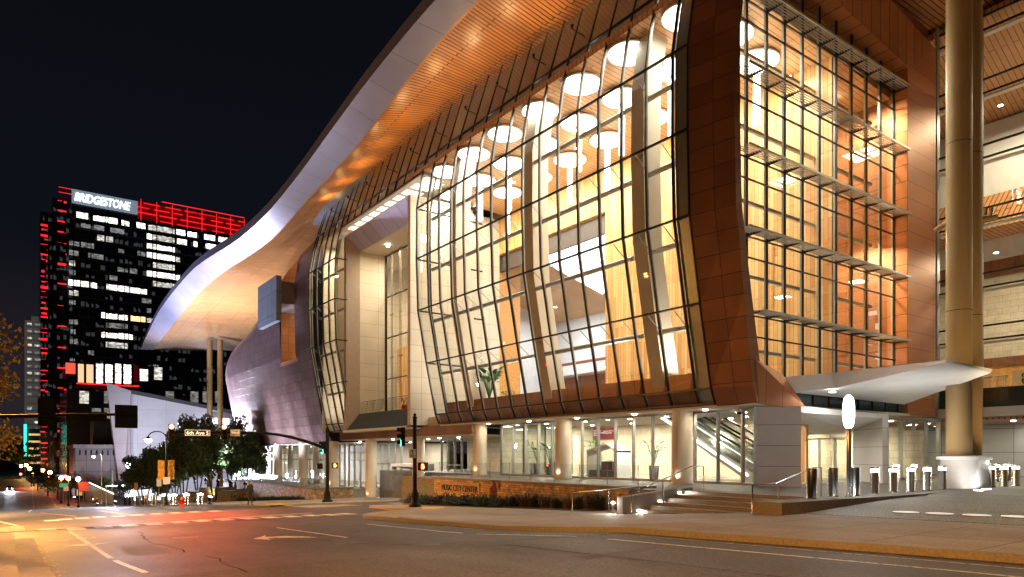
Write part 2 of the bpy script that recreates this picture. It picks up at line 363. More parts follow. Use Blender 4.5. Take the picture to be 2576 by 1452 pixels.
KX = [(-60, 15), (0, 13.7), (4.2, 13.3), (10.6, 12.35), (16.5, 12.0), (28.4, 11.9)]
def kerbx(y): return interp(KX, y)
# near-right sidewalk from the camera side round to the corner by the sign wall
def walk_z(x, y):
    base = gz(y) + .13
    return base
ys = yr(-30, 26, 1)
def round_x0(y):
    if y <= 26: return kerbx(y)
    r = 4.5; d = (y - 26) / r
    return 11.9 + r * (1 - sqrt(max(0, 1 - min(1, d) ** 2)))
w = MB(); ys2 = yr(-30, 26, 1) + [26.6, 27.2, 27.9, 28.5, 29, 29.5, 30, 30.3, 30.5]
strip(w, ys2, lambda y: round_x0(y) + .22, 21.2, lambda x, y: gz(y) + .13, .25)
# corner lobe that carries the signal pole
strip(w, yr(30.5, 38.5, .8), lambda y: 16.2 + max(0, (y - 33) * .22), 30, lambda x, y: gz(y) + .13, .25)
tag(w.build('sidewalk_near', M['concrete']), kind='structure')
k = MB()
for a, b in zip(ys2, ys2[1:]):
    xa, xb = round_x0(a), round_x0(b)
    k.hexa([(xa, a, gz(a)-.1), (xa+.22, a, gz(a)-.1), (xb+.22, b, gz(b)-.1), (xb, b, gz(b)-.1),
            (xa, a, gz(a)+.135), (xa+.22, a, gz(a)+.135), (xb+.22, b, gz(b)+.135), (xb, b, gz(b)+.135)])
tag(k.build('curb_near', M['curb']), kind='structure')
# joints in the sidewalk slab
j = MB()
for y in yr(-8, 29, 1.85)[1:]:
    z = gz(y) + .133; x0 = round_x0(y) + .25
    j.face((x0, y-.012, z), (18.2, y-.012, z), (18.2, y+.012, z), (x0, y+.012, z))
for (xa, ya), (xb, yb) in [((15.4, -8), (15.2, 29))]:
    for y in yr(ya, yb, 1)[:-1]:
        j.face((15.3, y, gz(y)+.134), (15.32, y, gz(y)+.134), (15.32, y+1, gz(y+1)+.134), (15.3, y+1, gz(y+1)+.134))
tag(j.build('sidewalk_joints', mat('dark_joint', (.07, .06, .05), .9, 0, 0)), kind='structure')  # plain dark joint colour
# plaza at level zero, driveway ramp down to the street
p = MB(); p.extr([(19.7, 11.75, 0), (60, 11.3, 0), (60, 60, 0), (28.2, 60, 0), (28.2, 41.5, 0), (21.1, 41.5, 0), (21.1, 18.4, 0), (22.3, 18.4, 0), (22.3, 12.9, 0), (19.7, 12.4, 0)], (0, 0, -3.5))
tag(p.build('plaza', M['aggregate']), kind='structure')
d = MB()
strip(d, yr(-30, 11.72, .8), 19.3, 60, lambda x, y: min(0.0, (gz(y) + .14) + (x - 19.3) / 6.7 * (-(gz(y) + .14))) + .001, .1)
tag(d.build('driveway_apron', M['aggregate']), kind='structure')
# far sidewalk beyond the side street, and pavement of the portal entrance
FX_K = [(49.0, 19.5), (50, 16.5), (52, 15.6), (56, 15.0), (65, 14.0), (72, 12.9), (85, 11.0), (98, 9.3), (150, 9.0)]
w = MB(); strip(w, [47.5, 48.2, 49] + yr(50, 150, 2), lambda y: (23 if y < 48 else 21 if y < 49 else interp(FX_K, y)) + .2, 75, lambda x, y: gz(y) + .13, .3)
tag(w.build('sidewalk_far', M['concrete']), kind='structure')
k = MB(); yy = [49] + yr(50, 150, 2)
for a, b in zip(yy, yy[1:]):
    xa, xb = interp(FX_K, a), interp(FX_K, b)
    k.hexa([(xa, a, gz(a)-.1), (xa+.2, a, gz(a)-.1), (xb+.2, b, gz(b)-.1), (xb, b, gz(b)-.1),
            (xa, a, gz(a)+.135), (xa+.2, a, gz(a)+.135), (xb+.2, b, gz(b)+.135), (xb, b, gz(b)+.135)])
tag(k.build('curb_far', M['curb']), kind='structure')
# left pavement beside the camera, two strips with a planted joint
w = MB(); strip(w, yr(-20, 27.2, 1), -9, -1.15, .135, .3); strip(w, yr(-20, 27.8, 1), -1.08, -.42, .135, .3)
strip(w, yr(-20, 28.4, 1), -.38, .12, .135, .3)
tag(w.build('sidewalk_left', M['concrete']), kind='structure')
w = MB(); strip(w, yr(-20, 26.6, 1), .12, .62, .02); tag(w.build('gutter', M['curb']), kind='structure')
w = MB(); strip(w, yr(40, 150, 2), -14, lambda y: -.6 - (y - 40) * .035, .13, .3)
tag(w.build('sidewalk_left_far', M['concrete']), kind='structure')
w = MB(); strip(w, yr(176, 420, 6), lambda y: 24 + (y - 176) * .03, 90, .14, .3); strip(w, yr(176, 420, 6), -60, lambda y: -9 + (y - 176) * .01, .14, .3)
tag(w.build('sidewalk_distant', M['concrete']), kind='structure')
# painted markings (true ground positions measured once)
mk = MB(); yk = MB()
def mark(mb, pts, off=.006):
    mb.face(*[(p[0], p[1], gz(p[1]) + off) for p in pts])
def line(mb, a, b, wd, dash=None, off=.006):
    a = Vector(a[:2]); b = Vector(b[:2]); L = (b - a).length; d = (b - a) / L; n = Vector((-d.y, d.x)) * wd / 2
    s = 0
    while s < L:
        e = min(L, s + (dash[0] if dash else 1.5))
        p, q = a + d * s, a + d * e
        mark(mb, [p - n, q - n, q + n, p + n], off); s = e + (dash[1] if dash else 0)
line(mk, (1.85, 13), (1.76, 29.5), .11)                                    # bike lane line
line(mk, (12.0, 1.5), (10.9, 11), .10); line(mk, (10.9, 11), (10.6, 16.5), .10); line(mk, (10.6, 16.5), (10.5, 23.5), .10)
line(mk, (12.9, 1.5), (11.95, 11), .05); line(mk, (11.95, 11), (11.75, 20), .05)
line(mk, (7.6, 24.5), (7.7, 18.5), .10)
line(mk, (.9, 31.9), (12.6, 34.9), .32)                                    # stop line
for px, py in [(118,1332.7),(192,1331),(258,1326),(323,1322),(387,1318.8),(450,1314),(509,1311),(566,1308),(625.5,1305),(680,1302),(732.5,1299.7),(783,1297),(832,1295.5),(870,1293)]:
    q = G(px, py); mark(mk, [(q.x-.29, q.y-.8), (q.x+.29, q.y-.8), (q.x+.29, q.y+.8), (q.x-.29, q.y+.8)])
for px, py in [(130,1310),(163,1307),(207,1304),(249,1301),(298,1299),(346.5,1296),(395,1293.5),(442,1291),(490,1288.5),(540,1286.5)]:
    q = G(px, py); mark(mk, [(q.x-.31, q.y-.9), (q.x+.31, q.y-.9), (q.x+.31, q.y+.9), (q.x-.31, q.y+.9)])
for i in range(7):                                                         # side-street crosswalk bars
    y = 44.2 + i * .95; mark(mk, [(15.8 + i*.08, y), (19.6 + i*.08, y + .1), (19.6 + i*.08, y + .55), (15.8 + i*.08, y + .45)])
line(mk, (22.4, 40.5), (22.8, 47.0), .35)
line(mk, (0.3, 36.5), (-1.0, 52), .12); 
for k_ in range(8): mark(mk, [(-2.2 + .1*k_, 31.4 + k_*.62), (.5, 31.5 + k_*.62), (.5, 31.8 + k_*.62), (-2.2 + .1*k_, 31.7 + k_*.62)])
for (x0, dash) in [(4.2, (3, 6)), (8.2, (3, 6)), (12.3, (3, 6))]: line(mk, (x0, 178), (x0 + 3, 330), .16, dash)
line(mk, (1.2, 64), (2.8, 120), .12); line(mk, (6.5, 58), (6.2, 66), .14)
line(mk, (3.5, 150), (8.0, 150), .5)
# left-turn arrow, outline read on the road surface
ar = [(637,1356),(668,1347.5),(668,1351.5),(720,1349.0),(765,1350.0),(801,1352.5),(765,1353.2),(722,1353.2),(672,1355.0),(681,1358.5)]
mark(mk, [G(*q) for q in ar])
# bicycle symbol and straight arrow in the bike lane
def ringmark(cx, cy, rx, ry, wd=.05):
    for i in range(14):
        a0, a1 = 2*pi*i/14, 2*pi*(i+1)/14
        mark(mk, [(cx+cos(a0)*rx, cy+sin(a0)*ry), (cx+cos(a1)*rx, cy+sin(a1)*ry), (cx+cos(a1)*(rx-wd), cy+sin(a1)*(ry-wd)), (cx+cos(a0)*(rx-wd), cy+sin(a0)*(ry-wd))])
b0 = G(182, 1357)
ringmark(b0.x - .38, b0.y - .2, .26, .32); ringmark(b0.x + .38, b0.y + .2, .26, .32)
line(mk, (b0.x-.38, b0.y-.2), (b0.x+.05, b0.y+.35), .06); line(mk, (b0.x+.05, b0.y+.35), (b0.x+.38, b0.y+.2), .06); line(mk, (b0.x-.1, b0.y), (b0.x+.3, b0.y+.35), .06)
q = G(218, 1371); mark(mk, [(q.x-.55, q.y-.15), (q.x+.1, q.y-.35), (q.x+.62, q.y+.35), (q.x+.1, q.y+.1), (q.x+.05, q.y+.45), (q.x-.35, q.y+.25)])
tag(mk.build('road_markings', M['paint']), kind='structure')
line(yk, (5.6, 44), (5.3, 60), .12); line(yk, (5.85, 44), (5.55, 60), .12); line(yk, (3.2, 48), (1.8, 60), .12)
line(yk, (24, 41.5), (34, 42), .12)
tag(yk.build('yellow_road_markings', M['ypaint']), kind='structure')
tp = MB()
tp.rbox((15.9, 51.3, gz(51.3) + .146), (1.2, 1.5, .012), .3); tp.rbox((17.2, 33.0-2.6, gz(30.4) + .146), (1.1, 1.2, .012), -.5)
tag(tp.build('tactile_paving', M['ypaint']), kind='structure')
# storm drain openings in the kerb
for i, (x, y, l) in enumerate([(12.02, 23.2, 1.35), (15.05, 57.0, 1.6)]):
    t = thing('storm_drain', (x, y, gz(y)), ['double curb-inlet storm drain in the near orange-lit kerb', 'small dark storm drain in the far kerb right of the red hydrant'][i], 'drain')
    m_ = MB(); m_.box(x-.06, y-l/2, gz(y)+.135, x+.45, y+l/2, gz(y)+.16); m_.box(x-.06, y-.04, gz(y)-.02, x+.02, y+.04, gz(y)+.135); m_.build('cover', M['curb'], t)
    m_ = MB(); m_.box(x-.02, y-l/2+.05, gz(y)+.0, x+.1, y-.06, gz(y)+.12); m_.box(x-.02, y+.06, gz(y), x+.1, y+l/2-.05, gz(y)+.12); m_.build('opening', M['black'], t)
for i, (x, y) in enumerate([(7.6, 13.8), (4.3, 22.6), (9.4, 40.5)]):
    t = thing('manhole_cover', (x, y, gz(y)), ['round iron manhole cover in the nearest part of the road', 'round iron manhole cover left of the turn arrow', 'round iron manhole cover beyond the stop line'][i], 'manhole cover')
    sl_ = (gz(y+.5)-gz(y-.5))
    a = MB(); a.add([(x+.36*cos(k*pi/12), y+.36*sin(k*pi/12), gz(y)+.006+sl_*.36*sin(k*pi/12)) for k in range(24)], [tuple(range(24))]); a.build('ring', mat('iron_ring', (.10, .09, .08), .5, .5, .2, 20) if i == 0 else bpy.data.materials['iron_ring'], t)
    a = MB(); a.add([(x+.30*cos(k*pi/12), y+.30*sin(k*pi/12), gz(y)+.010+sl_*.30*sin(k*pi/12)) for k in range(24)], [tuple(range(24))]); a.build('cover', mat('iron_cover', (.035, .032, .03), .45, .6, .3, 25, .8, 40) if i == 0 else bpy.data.materials['iron_cover'], t)
tarm = mat('tar_sealant', (.020, .019, .019), .85, 0, .1, spec=.1); tr_ = MB()
for pts in [[(12.0, 1), (9.2, 5.5), (8.6, 11.3), (7.2, 15.2), (6.8, 19.5)], [(3.1, 11.5), (3.5, 16.2), (3.2, 21.8), (3.6, 27.0)], [(6.8, 19.5), (9.5, 20.8), (11.6, 21.2)], [(5.8, 15.6), (9.9, 12.5), (11.8, 12.2)], [(.9, 24), (3.3, 23.2), (6.9, 24.1), (11.2, 26.5)]]:
    for (xa, ya), (xb, yb) in zip(pts, pts[1:]):
        n_ = 7; q_ = [(xa+(xb-xa)*i/n_ + random.uniform(-.09, .09)*(0 < i < n_), ya+(yb-ya)*i/n_ + random.uniform(-.09, .09)*(0 < i < n_)) for i in range(n_+1)]
        for p0, p1 in zip(q_, q_[1:]): line(tr_, p0, p1, random.uniform(.02, .05), None, .005)
tag(tr_.build('tar_seams', tarm), kind='structure')
pt = MB(); 
for (xa, ya, xb, yb) in [(8.3, 9.2, 10.6, 12.8), (4.6, 28.3, 7.4, 30.4), (2.3, 17.2, 3.1, 20.9)]: mark(pt, [(xa, ya), (xb, ya+.1), (xb, yb), (xa, yb-.1)], .0045)
tag(pt.build('asphalt_patches', ground_mat('patched_asphalt', (.034, .033, .033), .6, 24, .2, .7, .8)), kind='structure')
# terrace lying in front of the left ground floor
tr = MB(); tr.extr([(23.7, 64.7, -1.9), (60, 64.7, -1.9), (60, 100, -1.9), (23.7, 100, -1.9)], (0, 0, -4.5)); 
tag(tr.build('terrace', M['concrete']), kind='structure')
# ------------------------------------------------------------------ the convention centre
BL = thing('convention_center', (26.2, 18.0, 0), 'huge glass and copper convention center with a wavy overhanging wood-lined roof', 'building')
FXN = [(2.7, 26.7), (3.72, 26.1), (4.45, 25.78), (8.22, 25.0), (12.02, 24.3), (15.79, 24.18), (19.5, 24.2), (21.6, 24.55), (23.3, 25.0), (27.3, 26.3)]
def FX(z): return interp(FXN, z)
ROWS = [3.72, 4.45, 8.22, 12.02, 15.79, 19.5, 23.3]
TOPZ = [(18, 26.0), (28, 26.35), (33, 26.8), (39, 27.1), (48, 27.1), (56.6, 26.6), (65, 26.1), (70, 25.7), (73.4, 24.5)]
def topz(y): return smooth_interp(TOPZ, y)
def zlist(z0, z1, extra=()):
    zs = sorted(set([z0, z1] + [z for z, _ in FXN if z0 < z < z1] + [z for z in ROWS if z0 < z < z1])); return zs
def ribbon(mb, z0, z1, y0, y1, a, b):
    """solid that follows the bellied facade profile; a, b = offsets from it (negative = towards the street)"""
    mb.loft([[(FX(z)+a, y0, z), (FX(z)+b, y0, z), (FX(z)+b, y1, z), (FX(z)+a, y1, z)] for z in zlist(z0, z1)])
def curtain(label, y0, y1, ms, z0, zt, rows, ends=True, glassm='glass'):
    cw = MB(); yy = sorted(set([y0, y1] + ms))
    for a, b in zip(yy, yy[1:]):
        top = zt((a+b)/2) if callable(zt) else zt
        zs = [z for z in zlist(z0, min(top, 23.3))]
        for p, q in zip(zs, zs[1:]): cw.face((FX(p)+.012, a, p), (FX(q)+.012, a, q), (FX(q)+.012, b, q), (FX(p)+.012, b, p))
    W_ = cw.build('curtain_wall', M[glassm], BL); W_['label'] = label
    for y in yy:
        top = zt(y) if callable(zt) else zt
        m_ = MB(); ribbon(m_, z0, top, y-.034, y+.034, -.06, .03); mu = m_.build('mullion', M['blackmetal'], W_)
        f_ = MB(); ribbon(f_, z0, min(top, 23.25), y-.025, y+.025, .035, .13); f_.build('fin', M['palefin'], W_)
    for z in rows:
        m_ = MB(); m_.box(FX(z)-.08, y0, z-.038, FX(z)+.04, y1, z+.038); m_.build('transom', M['blackmetal'], W_)
    return W_
MS_A = [21.0 + 1.613 * k for k in range(15)]
A_ = curtain('big bulging glass wall with black grid and warm hall behind', 20.1, 45.2, MS_A, 3.72, topz, [3.78, 4.45, 8.22, 12.02, 15.79, 19.5, 23.3])
MS_B = [62.5, 64.1, 65.7, 67.1]
B_ = curtain('narrow bulging glass bay beside the limestone portal', 60.9, 67.7, MS_B, 3.72, topz, [3.78, 4.45, 8.22, 12.02, 15.79, 19.5, 23.3])
# upper band that bridges the portal
C_G = curtain('strip of glass above the limestone portal', 45.3, 60.85, [45.2 + 1.6*k for k in range(1, 10)], 22.3, topz, [22.35, 23.3])
# dark spandrel glass at the top, above every bay
sp = MB(); yy = yr(20.1, 67.7, 1.0)
for a, b in zip(yy, yy[1:]):
    sp.face((FX(23.3)+.02, a, 23.3), (FX(topz(a))+.02, a, topz(a)+.3), (FX(topz(b))+.02, b, topz(b)+.3), (FX(23.3)+.02, b, 23.3))
sp.build('spandrel_glass', M['glass'], BL)
bk = MB(); bk.box(26.9, 20.1, 22.72, 27.1, 67.7, 27.3); bk.build('bulkhead', mat('attic_bulkhead', (.20, .18, .15), .6, 0, .1), BL)
# glass returns at the ends of the bays (they face along the street)
for (y, x1, z0, z1) in [(45.24, 30.0, 3.72, 23.3), (60.86, 25.4, 3.72, 22.3)]:
    r = MB(); zs = zlist(z0, z1)
    for a, b in zip(zs, zs[1:]): r.face((FX(a), y, a), (x1, y, a), (x1, y, b), (FX(b), y, b))
    R_ = r.build('glass_return', M['glass'], BL)
    for z in ROWS[1:6]:
        m_ = MB(); m_.box(FX(z), y-.04, z-.05, x1, y+.04, z+.05); m_.build('transom', M['blackmetal'], R_)
    if x1 > 27:
        m_ = MB(); m_.loft([[(FX(z)+1.1, y-.04, z), (FX(z)+1.2, y-.04, z), (FX(z)+1.2, y+.04, z), (FX(z)+1.1, y+.04, z)] for z in zs]); m_.build('mullion', M['blackmetal'], R_)
# grey panel strip + copper jamb at the corner
g_ = MB(); ribbon(g_, 3.72, 26.2, 20.15, 20.95, .12, .3); g_.build('grey_panel_strip', M['greymetal'], BL)
j_ = MB()
zs = zlist(3.65, 26.2)
j_.loft([[(FX(z)+.35*min(1, max(.1, (z-3)/9)), 17.95, z), (FX(z)+.75, 17.95, z), (FX(z)+.45, 20.05, z), (FX(z)-.02, 20.05, z)] for z in zs])
jm = j_.build('copper_jamb', M['copper'], BL); jm['label'] = 'curved copper panel band at the corner of the glass wall'
ln = MB(); ln.loft([[(FX(z)+.80, 18.05, z), (FX(z)+.83, 18.05, z), (FX(z)+.60, 20.0, z), (FX(z)+.57, 20.0, z)] for z in zs]); ln.build('jamb_lining', M['cream'], BL)
# flared copper piece at the foot of the corner, turning to the entrance
fl = MB(); fl.extr([(26.25, 17.93, 3.66), (29.0, 17.35, 3.45), (27.9, 17.85, 5.0), (26.0, 17.93, 5.55)], (.25, .55, 0)); fl.build('copper_flare', M['copper_h'], BL)

# soffit under the bulge, bands and base
s_ = MB(); s_.box(26.15, 18.0, 3.60, 40.2, 45.2, 3.70); s_.build('lower_soffit', M['cream'], BL)
bs = MB(); ribbon(bs, 3.72, 4.40, 21.0, 45.2, .25, .32); bs.build('base_panel', M['copper'], BL)
bs = MB(); bs.box(26.6, 21.0, 4.42, 26.75, 45.2, 5.35); bs.build('base_panel', M['copper'], BL)
# ground-floor glazing on the right (Y 20-40) and its frames
def glazing(label, pts, z0, z1, step, rows, frame='greymetal', fd=.07):
    gm = MB()
    gm.face((pts[0][0], pts[0][1], z0), (pts[1][0], pts[1][1], z0), (pts[1][0], pts[1][1], z1), (pts[0][0], pts[0][1], z1))
    w_ = gm.build('window_wall', M['glass_low'], BL); w_['label'] = label
    a = Vector((*pts[0], 0)); b = Vector((*pts[1], 0)); L = (b-a).length; d = (b-a)/L; rz = atan2(d.y, d.x); n = max(1, int(round(L/step)))
    for k in range(n+1):
        p = a + d * L * k / n; m_ = MB(); m_.rbox((p.x, p.y, (z0+z1)/2), (fd, .2, z1-z0), rz); m_.build('mullion', M[frame], w_)
    c = (a+b)/2
    for z in [z0+.06, z1-.05] + rows: fr = MB(); fr.rbox((c.x, c.y, z), (L, .13, .10), rz); fr.build('transom', M[frame], w_)
    return w_
glazing('ground floor glazing behind the terrace balustrade', ((28.0, 39.8), (28.0, 20.0)), .02, 3.6, 1.42, [])
glazing('ground floor corner glazing beside the panelled wall', ((28.0, 20.0), (26.9, 18.55)), .02, 3.6, 1.8, [])
glazing('ground floor glazing end facing the drive', ((28.0, 39.8), (34.0, 39.8)), .02, 3.6, 1.8, [])
# copper beam band that runs back below the portal
cb = MB(); cb.extr([(26.2, 40.8, 2.9), (26.2, 40.8, 3.66), (26.9, 40.8, 3.66), (26.9, 40.8, 2.9)], (0, 24, 0)); cb.build('copper_beam', M['copper'], BL)
cs = MB(); cs.box(26.2, 40.9, 2.84, 40, 64.5, 2.89); cs.build('entrance_soffit', M['cream'], BL)
# recessed entrance below the portal: louvres, stone wall, glazing, doors
sw = MB(); sw.box(33.5, 38.5, -2.4, 34.0, 53, 2.85); sw.build('stone_wall', M['limestone_s'], BL)
for k in range(2):
    lv = MB()
    for i in range(8): lv.rbox((33.42, 41.3 + k*3.0, 1.2 + i*.16), (.16, 2.5, .03), 0, ('Y', .6))
    lv.box(33.46, 40.0 + k*3.0, 1.1, 33.49, 42.6 + k*3.0, 2.5)
    lv.build('louvre', M['blackmetal'], BL)
glazing('glazing behind the portal entrance', ((30.6, 66.0), (30.6, 60.2)), -2.75, 2.8, 1.45, [.55])
glazing('glazing between the portal doors and the side street', ((31.2, 53.6), (31.2, 50.2)), -2.35, 2.8, 1.2, [.55])
bx = MB()
bx.hexa([(29.4, 59.9, -2.6), (29.9, 59.9, -2.6), (29.9, 60.2, -2.6), (29.4, 60.2, -2.6), (29.4, 59.9, .35), (29.9, 59.9, .35), (29.9, 60.2, .35), (29.4, 60.2, .35)])
bx.hexa([(29.4, 53.6, -2.45), (31.4, 55.3, -2.45), (31.4, 55.5, -2.45), (29.4, 53.8, -2.45), (29.4, 53.6, .55), (31.4, 55.3, .2), (31.4, 55.5, .2), (29.4, 53.8, .55)])
bx.hexa([(29.4, 53.6, .35), (31.4, 55.3, .0), (31.4, 59.5, .0), (29.4, 60.1, .35), (29.4, 53.6, .62), (31.4, 55.3, .62), (31.4, 59.5, .62), (29.4, 60.1, .62)])
bx.build('door_surround', M['white'], BL)
for k in range(4):
    y = 55.6 + k*1.02; d_ = MB(); fr = MB()
    d_.box(31.38, y+.06, -2.5, 31.40, y+.92, 0); fr.box(31.34, y, -2.5, 31.44, y+.07, .02); fr.box(31.34, y+.91, -2.5, 31.44, y+.98, .02); fr.box(31.34, y, -.06, 31.44, y+.98, .03); fr.box(31.34, y, -2.5, 31.44, y+.98, -2.3)
    D_ = fr.build('door', M['white'], BL); d_.build('door_glass', M['glass_low'], D_)
    h_ = MB(); h_.tube((31.26, y+(.12 if k % 2 else .86), -1.9), (31.26, y+(.12 if k % 2 else .86), -1.0), .02); h_.build('handle', M['steel'], D_)

# round columns under the facade
for k in range(9):
    y = 22.7 + 9.08 * k; z0 = 0 if k < 3 else (-2.45 if k < 5 else -1.9); z1 = 3.6 if k < 3 else 2.84
    c_ = MB(); r = .50; c_.lathe((26.9, y, 0), [(r+.02, z0), (r+.02, z0+.12), (r, z0+.14), (r, z1)], 28); c_.build('column', M['cream'], BL)

# limestone portal with splayed head
PX, PY0, PY1, PZ0, PZ1 = 25.24, 48.2, 60.85, 3.75, 21.65
po = MB()
po.box(PX, PY0-.02, PZ0, 31, PY0+.45, PZ1)          # near pier, its flank faces the camera
po.build('portal_pier', M['limestone'], BL)
pj = MB(); pj.extr([(PX, PY1, PZ0), (PX, PY1, PZ1), (26.45, PY1-.35, 20.4), (26.45, PY1-.35, PZ0)], (0, .5, 0)); pj.build('portal_splay', mat('shaded_limestone', (.42, .35, .30), .6, 0, .05), BL)  # limestone with the shade of the splay put into its colour
pj = MB(); pj.box(26.45, PY1-.35, PZ0, 29.2, PY1+.2, 20.45); pj.build('portal_reveal', M['limestone'], BL)
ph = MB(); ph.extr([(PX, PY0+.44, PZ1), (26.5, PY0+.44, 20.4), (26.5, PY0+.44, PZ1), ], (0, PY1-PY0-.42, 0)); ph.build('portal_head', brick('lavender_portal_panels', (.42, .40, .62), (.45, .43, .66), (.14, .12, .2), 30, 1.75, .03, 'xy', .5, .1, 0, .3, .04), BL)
ph = MB(); ph.box(26.5, PY0+.44, 20.38, 30.2, PY1-.3, 20.44); ph.build('portal_ceiling', M['cream'], BL)
pf = MB(); pf.box(PX-.03, PY0-.03, PZ1, 30.0, PY1+.03, PZ1+.08); pf.build('portal_coping', M['white'], BL)
# balcony with sloping zinc skirt, front edge and glass balustrade
sk = MB(); sk.extr([(PX, PY0+.44, 3.72), (26.4, PY0+.44, 5.25), (29.2, PY0+.44, 5.25), (29.2, PY0+.44, 3.72)], (0, PY1-PY0-.45, 0)); sk.build('balcony_skirt', brick('zinc_skirt_panels', (.05, .065, .07), (.06, .075, .08), (.01, .012, .014), 30, 1.45, .04, 'xy', .45, .3, 0, .3, .05), BL)
se = MB(); se.box(PX-.12, PY0+.4, 3.5, PX+.3, PY1+.5, 3.71); se.build('balcony_edge', M['white'], BL)
ub = MB(); ub.box(PX, PY0, 3.5, 31, PY1+.4, 3.58); ub.build('portal_underside', M['cream'], BL)
br_ = MB()
for k in range(8):
    y = PY0+.6 + k*1.7; br_.tube((26.5, y, 5.25), (26.5, y, 6.3), .025)
br_.tube((26.5, PY0+.5, 6.33), (26.5, PY1-.4, 6.33), .03); BR = br_.build('balustrade', M['steel'], BL)
bgm = MB(); bgm.face((26.52, PY0+.5, 5.35), (26.52, PY1-.4, 5.35), (26.52, PY1-.4, 6.25), (26.52, PY0+.5, 6.25)); bgm.build('balustrade_glass', M['glass_rail'], BR)
# cable-net window of the portal
cg = MB(); cg.face((29.1, PY0+.45, 5.25), (29.1, PY1-.35, 5.25), (29.1, PY1-.35, 20.38), (29.1, PY0+.45, 20.38)); CG = cg.build('portal_window', M['glass'], BL)
for z in (8.6, 12.5, 16.4, 20.3):
    m_ = MB(); m_.box(29.0, PY0+.45, z-.04, 29.15, PY1-.35, z+.04); m_.build('transom', M['blackmetal'], CG)
m_ = MB(); m_.box(28.98, PY1-.47, 5.25, 29.16, PY1-.36, 20.38); m_.build('frame', M['blackmetal'], CG)
for k in range(6):
    y = PY1 - 2.2 - k*1.75; m_ = MB()
    for dy in (-.12, .12):
        m_.tube((28.8, y+dy, 5.3), (28.8, y+dy, 19.2), .03, n=6); m_.tube((28.8, y+dy, 19.2), (28.8, y+dy, 19.9), .03, .14, n=8); m_.tube((28.8, y+dy, 19.9), (28.8, y+dy, 20.38), .03)
    for z in (8.6, 10.5, 12.5, 14.5, 16.4): 
        m_.tube((28.8, y-.3, z+.1), (28.8, y+.3, z-.1), .03, n=6); m_.tube((28.6, y, z), (29.05, y, z), .04, n=6)
    m_.build('cable_truss', mat('cable_steel', (.3, .27, .22), .4, .7, 0) if k == 0 else bpy.data.materials['cable_steel'], CG)
# glazed soffit strip with lit coffers above the portal head
lt = MB(); lt.box(24.75, 45.3, 22.22, 30, 60.85, 22.30); lt.build('band_soffit', M['cream'], BL)
for k in range(10):
    gl = MB(); gl.box(25.2, 45.6 + k*1.53, 22.20, 26.7, 46.6 + k*1.53, 22.218); gl.build('soffit_light', emit('coffer_glow', (1, .9, .72), 2.2) if k == 0 else bpy.data.materials['coffer_glow'], BL)

# copper shell at the far end, closing over like a dome
SHN = [(67.7, 25.6), (71.9, 24.9), (75, 24.0), (80, 22.4), (85.5, 20.0), (91, 18.6), (96, 17.6), (101, 16.6), (104, 15.4), (107.2, 13.4)]
def shz(y): return smooth_interp(SHN, y)
def shx(y, z):
    x = FX(z) if z >= 3.72 else 26.1 + (3.72 - z) * .5
    zc = shz(y); d = max(0, (z - (zc - 3.5)) / 3.5); x += 1.7 * d * d
    if y > 99.5: x += 2.2 * ((y - 99.5) / 7.5) ** 2
    return x
def inhole(y, z):
    if not (72.0 < y < 77.0 and 11.6 < z < 23.4): return False
    return z < 20.6 or ((y - 74.5) / 2.5) ** 2 + ((z - 20.6) / 2.3) ** 2 < 1
sh = MB(); ys_ = [67.75 + .4 * i for i in range(99)]; nz = 60
for i in range(len(ys_) - 1):
    for k_ in range(nz):
        q = []
        for (yy_, kk) in ((ys_[i], k_), (ys_[i], k_+1), (ys_[i+1], k_+1), (ys_[i+1], k_)):
            z = 2.7 + (shz(yy_) - 2.7) * kk / nz; q.append((shx(yy_, z), yy_, z))
        cy = (ys_[i] + ys_[i+1]) / 2; cz = sum(p_[2] for p_ in q) / 4
        if not inhole(cy, cz): sh.add(q, [(0, 1, 2, 3)], True)
SHL = sh.build('copper_shell', M['copper_tile'], BL); SHL['label'] = 'purple-brown metal tile shell, floodlit white low down'
e_ = MB(); pr = [(2.7 + (shz(107) - 2.7) * k_/20) for k_ in range(21)]
e_.face(*([(shx(106.9, z), 106.93, z) for z in pr] + [(45, 106.93, shz(107)), (45, 106.93, 2.7)])); e_.build('shell_end_wall', M['copper_tile'], BL)
tp_ = MB()
for a, b in zip(ys_[::4], ys_[4::4]):
    tp_.face((shx(a, shz(a)), a, shz(a)), (45, a, shz(a)+1), (45, b, shz(b)+1), (shx(b, shz(b)), b, shz(b)))
tp_.build('shell_roof', M['roofmetal'], BL)
ub = MB(); ub.box(26.6, 64.4, 2.60, 45, 106.6, 2.68); ub.build('shell_underside', M['cream'], BL)
# arched recess with warm window
rc = MB(); outl = [(72.0, 11.6), (77.0, 11.6), (77.0, 20.6)] + [(74.5 + 2.5*cos(a), 20.6 + 2.3*sin(a)) for a in [pi*i/14 for i in range(15)]] + [(72.0, 20.6)]
for (a, b), (c, d) in zip(outl, outl[1:] + outl[:1]):
    if (a, b) != (c, d): rc.face((shx(a, b)-.05, a, b), (26.1, a, b), (26.1, c, d), (shx(c, d)-.05, c, d)); k1, k2 = [(74.5+(p-74.5)*1.16, 16.8+(q-16.8)*1.07) for p, q in ((a, b), (c, d))]; rc.face((shx(a, b)-.05, a, b), (shx(*k1)-.05, *k1), (shx(*k2)-.05, *k2), (shx(c, d)-.05, c, d))
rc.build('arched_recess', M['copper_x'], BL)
wi = MB(); wi.face(*[(26.08, a, b) for a, b in outl]); AW = wi.build('arched_window', emit('warm_curtain_glow', (1, .78, .46), 1.1), BL)
m_ = MB()
for y in (73.2, 74.0, 74.8, 75.6, 76.3): m_.box(25.96, y-.04, 11.6, 26.05, y+.04, 22.2)
